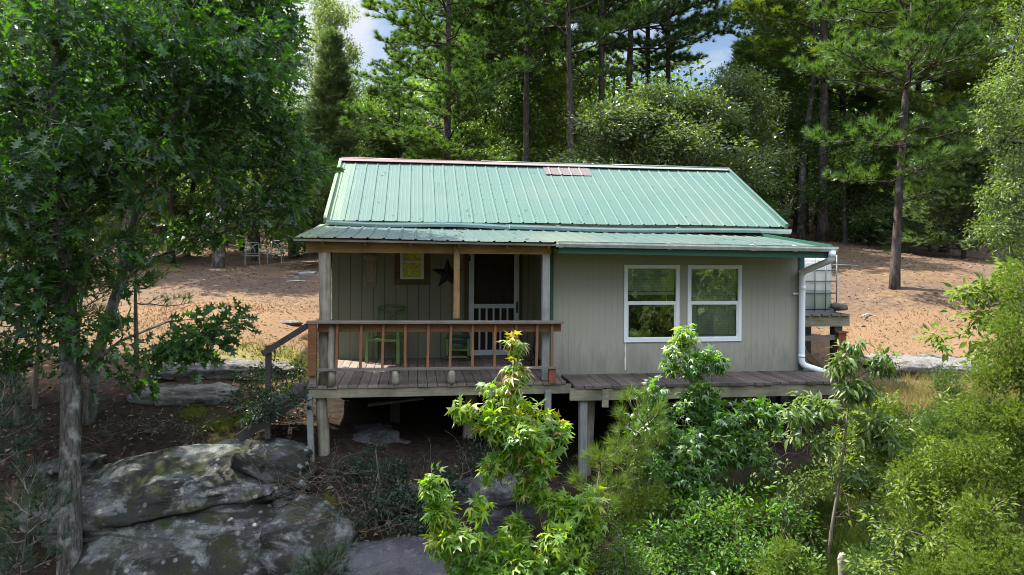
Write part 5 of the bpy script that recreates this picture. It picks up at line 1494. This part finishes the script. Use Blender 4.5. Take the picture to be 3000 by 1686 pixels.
juni(2240, 1540, 7.2, [E3(2240, 1370, 7.2, .2, .13), E3(2190, 1430, 7.1, .25, .12), E3(2280, 1440, 7.1, .25, .14)], 'low juniper clump at the bottom right of the forked sapling trunk', 847, 'cedar_b')
juni(2400, 1330, 8.6, [E3(2390, 960, 8.7, .16, .16), E3(2420, 1040, 8.6, .3, .2), E3(2330, 1060, 8.7, .22, .14), E3(2380, 1130, 8.5, .35, .2), E3(2290, 1130, 8.6, .2, .14)], 'olive juniper behind the mid sized one', 849, 'cedar_b')
juni(2260, 1260, 9.2, [E3(2240, 1060, 9.2, .25, .2), E3(2190, 1110, 9.2, .3, .2), E3(2270, 1160, 9.1, .35, .22), E3(2190, 1200, 9., .25, .18)], 'yellowish juniper on the slope beyond the platform end', 861)
juni(1700, 1540, 7.9, [E3(1700, 1360, 8., .2, .2), E3(1660, 1430, 7.8, .25, .15), E3(1750, 1430, 7.8, .25, .15)], 'small soft juniper among the shrubs at the bottom', 853, 'cedar_b')
juni(1590, 1450, 8.3, [E3(1590, 1180, 8.5, .1, .18), E3(1570, 1270, 8.4, .2, .16), E3(1640, 1250, 8.4, .2, .18), E3(1600, 1340, 8.2, .25, .14)], 'small olive juniper below the bright little pine', 855)
juni(1975, 1560, 7.4, [E3(1980, 1400, 7.4, .2, .16), E3(1930, 1450, 7.3, .25, .12), E3(2020, 1450, 7.3, .2, .12)], 'low green juniper at the bottom left of the forked sapling', 857)
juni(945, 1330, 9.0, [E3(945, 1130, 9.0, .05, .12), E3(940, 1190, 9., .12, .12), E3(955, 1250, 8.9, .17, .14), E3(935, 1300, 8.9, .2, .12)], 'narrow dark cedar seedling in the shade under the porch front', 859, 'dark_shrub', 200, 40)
shrub('leafy_thicket', 2520, 1520, 7.8, [E3(2540, 830, 7.25, .3, .22, .3), E3(2480, 930, 7.25, .3, .2, .3), E3(2570, 960, 7.05, .35, .3, .35), E3(2440, 1040, 7.25, .3, .2, .3), E3(2530, 1120, 6.95, .45, .3, .35), E3(2600, 1300, 6.65, .4, .4, .4), E3(2420, 1180, 7.05, .35, .22, .3), E3(2500, 1300, 6.65, .45, .3, .35)], 170, 24, .055, OVAL, M['thicket_leaf'], 'yellow green thicket climbing the right picture edge', 883, spread=.12)
shrub('leafy_thicket', 2340, 1520, 7.8, [E3(2350, 1140, 7.25, .3, .18, .3), E3(2280, 1220, 7.25, .3, .2, .3), E3(2370, 1260, 7.05, .35, .22, .3), E3(2230, 1320, 7.05, .3, .2, .3), E3(2320, 1380, 6.75, .4, .22, .3), E3(2420, 1400, 6.55, .4, .22, .3), E3(2190, 1430, 6.65, .3, .15, .3)], 170, 24, .06, OVAL, M['thicket_leaf'], 'fresh green thicket right of the forked sapling', 885, spread=.12)
# leafy sapling leaning in over the junipers
near_tree('maple_sapling', at(2620, 1100, 8.2), A((2620, 1120, 8.2), (2600, 900, 8.2), (2520, 800, 8.2), (2440, 740, 8.2)), [A((2600, 900, 8.2), (2560, 730, 8.1), (2540, 660, 8.1))],
  [E3(2410, 735, 8.2, .2, .07, .2, 4), E3(2480, 720, 8.2, .3, .13, .25, 3), E3(2540, 690, 8.1, .2, .15, .2, 3), E3(2440, 800, 8.2, .3, .12, .25, 2.5), E3(2540, 790, 8.1, .3, .2, .3, 2.5), E3(2370, 850, 8.3, .25, .12, .2, 2.2), E3(2470, 880, 8.2, .35, .2, .3, 2)],
  120, 13, .11, OVAL, M['bark_twig'], M['thicket_leaf'], 'bright leafy sapling reaching in over the junipers at the right edge', 'sapling', 871, [.02, .015, .01, .005], .1, .0024, .35, .8, .6, step=.12)
# pale small-leafed tree at the right edge
pb = spot(2760, 13.2)
near_tree('elm_tree', pb, [pb, (pb[0], pb[1], 2.5), (pb[0] - .2, pb[1], 5.), (pb[0], pb[1], 8)], [A((2740, 500, 13.2), (2620, 380, 13.), (2500, 330, 13.)), A((2740, 650, 13.2), (2620, 560, 13.), (2520, 540, 13.)), A((2740, 300, 13.2), (2650, 180, 13.), (2560, 150, 13.))],
  [E3(2560, 200, 13.2, .6, .6, .7, 1.5), E3(2510, 310, 13., .45, .45, .5, 1.6), E3(2560, 420, 13.1, .5, .45, .6, 1.6), E3(2520, 500, 12.9, .45, .35, .5, 1.6), E3(2540, 590, 12.9, .5, .35, .5, 1.8), E3(2480, 570, 12.8, .25, .3, .4, 1.6), E3(2490, 230, 13, .3, .3, .4, 1.2), E3(2620, 60, 13.5, .9, .7), E3(2700, 350, 13.3, 1., 1.2), E3(2580, 640, 12.8, .5, .25, .5, 1.4)],
  190, 20, .072, OVAL, M['bark_pale'], M['elm_leaf'], 'pale small leafed tree hanging in from the right picture edge', 'tree', 881, [.14, .12, .09, .03], .2, .004, .25, .8, .55)

# dead brush tangles and vines
def tangle(name, spots, n, ln, label, seed, up=.5, rad=.004):
    rng = np.random.default_rng(seed); m = MB()
    for k in range(n):
        c = np.array(spots[k % len(spots)]) + rng.normal(size=3) * np.array([.25, .2, .05])
        d = nrm(np.array([rng.normal(), rng.normal() * .5, abs(rng.normal()) * up + .1]))
        pts = [c]; L = ln * rng.uniform(.4, 1.3)
        for q in range(6):
            d = nrm(d + rng.normal(size=3) * .28 + np.array([0, 0, -.09])); pts.append(pts[-1] + d * L / 6)
        m.tube(pts, list(np.linspace(rad, rad * .4, 7)), 4, cap=False)
    o = m.build(name, M['bark_brown']); return tag(o, label, 'brush')
tangle('dead_brush', [at(800, 1200, 9.1), at(840, 1290, 8.8), at(770, 1230, 9.), at(880, 1330, 8.6)], 90, .7, 'tangle of thin dead brown twigs between the boulder and the dark slab', 1)
tangle('dead_brush', [at(1100, 1230, 9.6), at(1200, 1210, 9.8), at(1320, 1250, 9.9), at(1030, 1260, 9.3)], 80, .8, 'dead brown twigs under the porch behind the yellow green sweetgum', 2)
tangle('dead_brush', [at(2100, 1330, 8.4), at(2000, 1400, 8.2), at(1950, 1150, 9.3), at(2250, 1300, 8.2), at(1600, 1300, 8.7)], 70, .8, 'bare grey twigs poking out among the right hand shrubs', 3, .9)
tangle('dead_brush', [at(380, 1080, 10.7), at(520, 1130, 10.3), at(250, 1120, 10.4), at(690, 1050, 10.9)], 70, .6, 'fallen dead twigs on the slope under the oaks', 4, .25)
# cut stumps
def stump(px, py, Y, h, r, label, seed):
    p = at(px, py, Y); m = MB(); rg = random.Random(seed)
    m.tube([(0, 0, -.6), (.01, 0, -.2), (0, .01, h - .06), (.01, 0, h - .015), (.01, 0, h)], [r * 1.15, r, r * .95, r * .9, r * .72], 12, wob=.1, seed=seed)
    o = m.build('stump', M['log']); o.location = p; tag(o, label, 'stump', 'cut stumps at the right')
stump(2118, 1420, 7.6, .12, .042, 'short cut stump right beside the forked sapling trunk', 1)
stump(2295, 1335, 8.0, .12, .06, 'pale cut stump among the low junipers', 2)
# boards under the porch
o = MB().bar((-.55, 0, 0), (.35, .1, .1), .12, .03).build('loose_board', M['grey_rail']); o.location = at(1010, 1020, 11.4); tag(o, 'grey loose board stored in the dark under the porch', 'board')

# ---------------- ground cover
def scatter(n, x0, x1, y0, y1, rng, dens=None):
    X = rng.uniform(x0, x1, n); Y = rng.uniform(y0, y1, n)
    k = ~in_house(X, Y, .05) & ~((X > -2.9) & (X < 5.) & (Y > 9.9) & (Y < 13))
    if dens is not None: k &= rng.random(n) < dens(X, Y)
    X, Y = X[k], Y[k]
    return np.stack([X, Y, height(X, Y)], 1)
def grass(name, P, h, w, mat, label, seed, K=5, kind='stuff', cat=None):
    rng = np.random.default_rng(seed)
    V = needle_tris(rng, P, np.tile([0, 0, 1.], (len(P), 1)), K, h, w, .75)
    o = link(name, tri_mesh(name, V), mat); return tag(o, label, cat, None, kind)
rng = np.random.default_rng(77)
def g2(cx, cy, rx, ry): return lambda X, Y: np.exp(-(((X - cx) / rx) ** 2 + ((Y - cy) / ry) ** 2))
def patchy(P_, s): return np.clip(fbm(np.stack([P_[0] * s, P_[1] * s, P_[0] * 0], 1), 3, 4) * 1.2 + .55, 0, 1)
dl = lambda X, Y: np.clip(g2(-7, 16.2, 3.8, 2.0)(X, Y) + g2(-4.5, 15.8, 2.2, 1.9)(X, Y) + .6 * g2(9.5, 14.8, 3.5, 1.2)(X, Y) + .6 * g2(8, 13.6, 2, 1.)(X, Y), 0, 1) * patchy((X, Y), .8)
grass('dry_grass', np.concatenate([scatter(26000, -14, -3.5, 13, 21, rng, dl), scatter(16000, 5.5, 17, 12, 19, rng, dl)]), .05, .007, M['dry_grass'], 'short dry orange grass left and right of the cabin', 5)
dg = lambda X, Y: np.clip(g2(-4.5, 13.5, 1.3, .7)(X, Y) + .7 * g2(-4.6, 12.6, .8, .4)(X, Y), 0, 1) * patchy((X, Y), 1.5)
grass('green_grass', scatter(7000, -7, -3.2, 12, 15, rng, dg), .08, .007, M['green_grass'], 'thin greenish grass on the ground behind the porch stairs', 6)
Pm = []
for px, py, Y, r in ((560, 1062, 10.9, .28), (610, 1048, 11.1, .16), (545, 1105, 10.3, .18), (490, 1040, 11.4, .2), (820, 1215, 9.1, .12)):
    p = at(px, py, Y); q = rng.normal(size=(260, 2)) * r * np.array([.6, .45]) + p[:2]; Pm.append(np.stack([q[:, 0], q[:, 1], height(q[:, 0], q[:, 1]) + (.0 if Y > 9.5 else .25)], 1))
grass('moss_grass', np.concatenate(Pm), .09, .006, M['green_grass'], 'bright mossy grass clumps on the slope above the boulder', 7)
dy = lambda X, Y: np.clip(g2(7.0, 11.9, 1.5, .9)(X, Y) + g2(8.5, 11, 2, .9)(X, Y), 0, 1) * patchy((X, Y), 1.)
grass('yellow_grass', scatter(9000, 5, 12, 9.5, 13.5, rng, dy), .26, .007, M['yel_grass'], 'tall yellow green grass below the pale slab at the right', 8, 6)
dw = lambda X, Y: .35 + .65 * patchy((X, Y), .6)
grass('slope_weeds', scatter(30000, 2.0, 11, 6.2, 11.2, rng, dw), .3, .007, M['weed'], 'weedy grass between the shrubs on the lower right slope', 9, 6)
def litter(name, P, s, label, seed, mat='litter'):
    rng = np.random.default_rng(seed); n = len(P)
    v, l, c = leaves(DIAM, P + np.array([0, 0, .012]), unit(rng, n) * np.array([1, 1, .25]), unit(rng, n) * .45 + np.array([0, 0, 1]), s * rng.uniform(.5, 1.5, n))
    o = link(name, mesh_np(name, v, loops=l, counts=c), M[mat]); return tag(o, label, None, None, 'stuff')
litter('leaf_litter', np.concatenate([scatter(15000, -22, -3, 12, 36, rng, lambda X, Y: np.clip(16 / Y, 0, 1)), scatter(9000, 5, 24, 12, 32, rng, lambda X, Y: np.clip(16 / Y, 0, 1)), scatter(3500, -9, -1, 7, 13, rng)]), .075, 'fallen brown leaves scattered over the ground', 3)
def roof_debris():
    rng = np.random.default_rng(91); n = 160
    u = rng.uniform(-.1, 7.9, n); v = np.where(rng.random(n) < .6, .2 - np.abs(rng.normal(size=n)) * .35, rng.uniform(-2.3, .1, n))
    z = np.array([pz(q) for q in v]) + np.array([pdz(q) for q in u]) + .012
    u2 = rng.uniform(.1, 8.4, 40); v2 = np.where(rng.random(40) < .5, np.abs(rng.normal(size=40)) * .25, rng.uniform(0, 2.3, 40)); z2 = rz(v2) + .012
    U = np.concatenate([u, u2]); Vv = np.concatenate([v, v2]); Z = np.concatenate([z, z2])
    c, s_ = math.cos(HR), math.sin(HR)
    P = np.stack([HO.x + U * c - Vv * s_, HO.y + U * s_ + Vv * c, Z], 1)
    T = needle_tris(rng, P, unit(rng, len(P)) * np.array([1, 1, .05]), 2, .09, .009, .4)
    tag(link('needle_debris', tri_mesh('needle_debris', T), M['litter']), 'brown pine needles lying on the green roofs', None, None, 'stuff')
roof_debris()
# fallen sticks in the yard
for px, py, Y, ln, a, lab in ((752, 712, 22, .8, .1, 'pale fallen stick in the left yard near the chairs'), (2190, 768, 15.6, .6, .5, 'thin pale stick lying in the right yard'), (2120, 690, 20, .9, -.2, 'fallen branch by the shadow in the right yard')):
    p = at(px, py, Y); z = gz(p[0], p[1]) + .02
    o = MB().tube([(-ln / 2, 0, 0), (-ln * .1, .06, .03), (ln * .2, .02, .02), (ln / 2, .1, .01)], [.02, .018, .014, .008], 6).build('fallen_stick', M['pale_board'])
    o.location = (p[0], p[1], z); o.rotation_euler = (0, 0, a); tag(o, lab, 'stick', 'fallen sticks in the yard')

# ------------------------------------------------------------------ light, sky, camera
SUN_EL = 58.
sd = Vector((-.895, .445, 0)).normalized() * math.cos(R(SUN_EL)) + Vector((0, 0, math.sin(R(SUN_EL))))
L = bpy.data.lights.new('sun', 'SUN'); L.energy = 4.4; L.angle = R(.53); L.color = (1., .95, .86)
so = bpy.data.objects.new('sun', L); COL.objects.link(so); so.rotation_euler = sd.to_track_quat('Z', 'Y').to_euler()
W = bpy.data.worlds.new('World'); SC.world = W; W.use_nodes = True
nt = W.node_tree; nt.nodes.clear()
out = nt.nodes.new('ShaderNodeOutputWorld'); bg = nt.nodes.new('ShaderNodeBackground')
sky = nt.nodes.new('ShaderNodeTexSky'); sky.sky_type = 'NISHITA'; sky.sun_disc = False
sky.sun_elevation = R(SUN_EL); sky.sun_rotation = math.atan2(sd.x, sd.y); sky.air_density = 1.; sky.dust_density = .5; sky.ozone_density = 1.
tc = nt.nodes.new('ShaderNodeTexCoord'); mp = nt.nodes.new('ShaderNodeMapping'); mp.inputs['Scale'].default_value = (1.6, 1.6, 3.2); mp.inputs['Location'].default_value = (2.7, 1.1, .4); mp.inputs['Rotation'].default_value = (0, 0, R(-37))
nz = nt.nodes.new('ShaderNodeTexNoise'); nz.inputs['Scale'].default_value = 2.1; nz.inputs['Detail'].default_value = 7; nz.inputs['Roughness'].default_value = .56
nt.links.new(tc.outputs['Generated'], mp.inputs[0]); nt.links.new(mp.outputs[0], nz.inputs['Vector'])
rp = nt.nodes.new('ShaderNodeValToRGB'); e = rp.color_ramp.elements; e[0].position = .43; e[0].color = (0, 0, 0, 1); e[1].position = .57; e[1].color = (.92, .92, .92, 1)
nt.links.new(nz.outputs['Fac'], rp.inputs[0])
mx = nt.nodes.new('ShaderNodeMix'); mx.data_type = 'RGBA'
nt.links.new(rp.outputs[0], mx.inputs[0]); nt.links.new(sky.outputs[0], mx.inputs[6]); mx.inputs[7].default_value = (5.6, 5.8, 6.2, 1)
sx = nt.nodes.new('ShaderNodeSeparateXYZ'); nt.links.new(tc.outputs['Generated'], sx.inputs[0])
er = nt.nodes.new('ShaderNodeMapRange'); er.inputs[1].default_value = .36; er.inputs[2].default_value = .62; er.inputs[3].default_value = .31; er.inputs[4].default_value = 1.65  # sky dimmed low down, boosted overhead out of view as added fill
nt.links.new(sx.outputs[2], er.inputs[0])
sc_ = nt.nodes.new('ShaderNodeVectorMath'); sc_.operation = 'SCALE'
nt.links.new(mx.outputs[2], sc_.inputs[0]); nt.links.new(er.outputs[0], sc_.inputs['Scale'])
nt.links.new(sc_.outputs[0], bg.inputs[0]); bg.inputs[1].default_value = .15
nt.links.new(bg.outputs[0], out.inputs[0])

cd = bpy.data.cameras.new('camera'); cam = bpy.data.objects.new('camera', cd); COL.objects.link(cam)
cam.location = (0, 0, CZ); cam.rotation_euler = (R(90), -R(.4), 0)
cd.sensor_width = 36; cd.lens = 36 * FOC / 2576; cd.shift_y = -84 / 2576; cd.clip_end = 3000; cd.clip_start = .05
SC.camera = cam
SC.view_settings.view_transform = 'Standard'; SC.view_settings.look = 'None'; SC.view_settings.gamma = 1; SC.view_settings.use_curve_mapping = False
SC.view_settings.exposure = 1.75
SC.render.engine = 'CYCLES'
cy = SC.cycles
cy.filter_width = 1.0; cy.max_bounces = 7; cy.diffuse_bounces = 4; cy.glossy_bounces = 3; cy.transmission_bounces = 4; cy.transparent_max_bounces = 8
cy.use_denoising = True; cy.denoiser = 'OPENIMAGEDENOISE'; cy.denoising_input_passes = 'RGB_ALBEDO_NORMAL'; cy.denoising_prefilter = 'ACCURATE'; cy.caustics_reflective = False; cy.caustics_refractive = False
cy.sample_clamp_indirect = 6
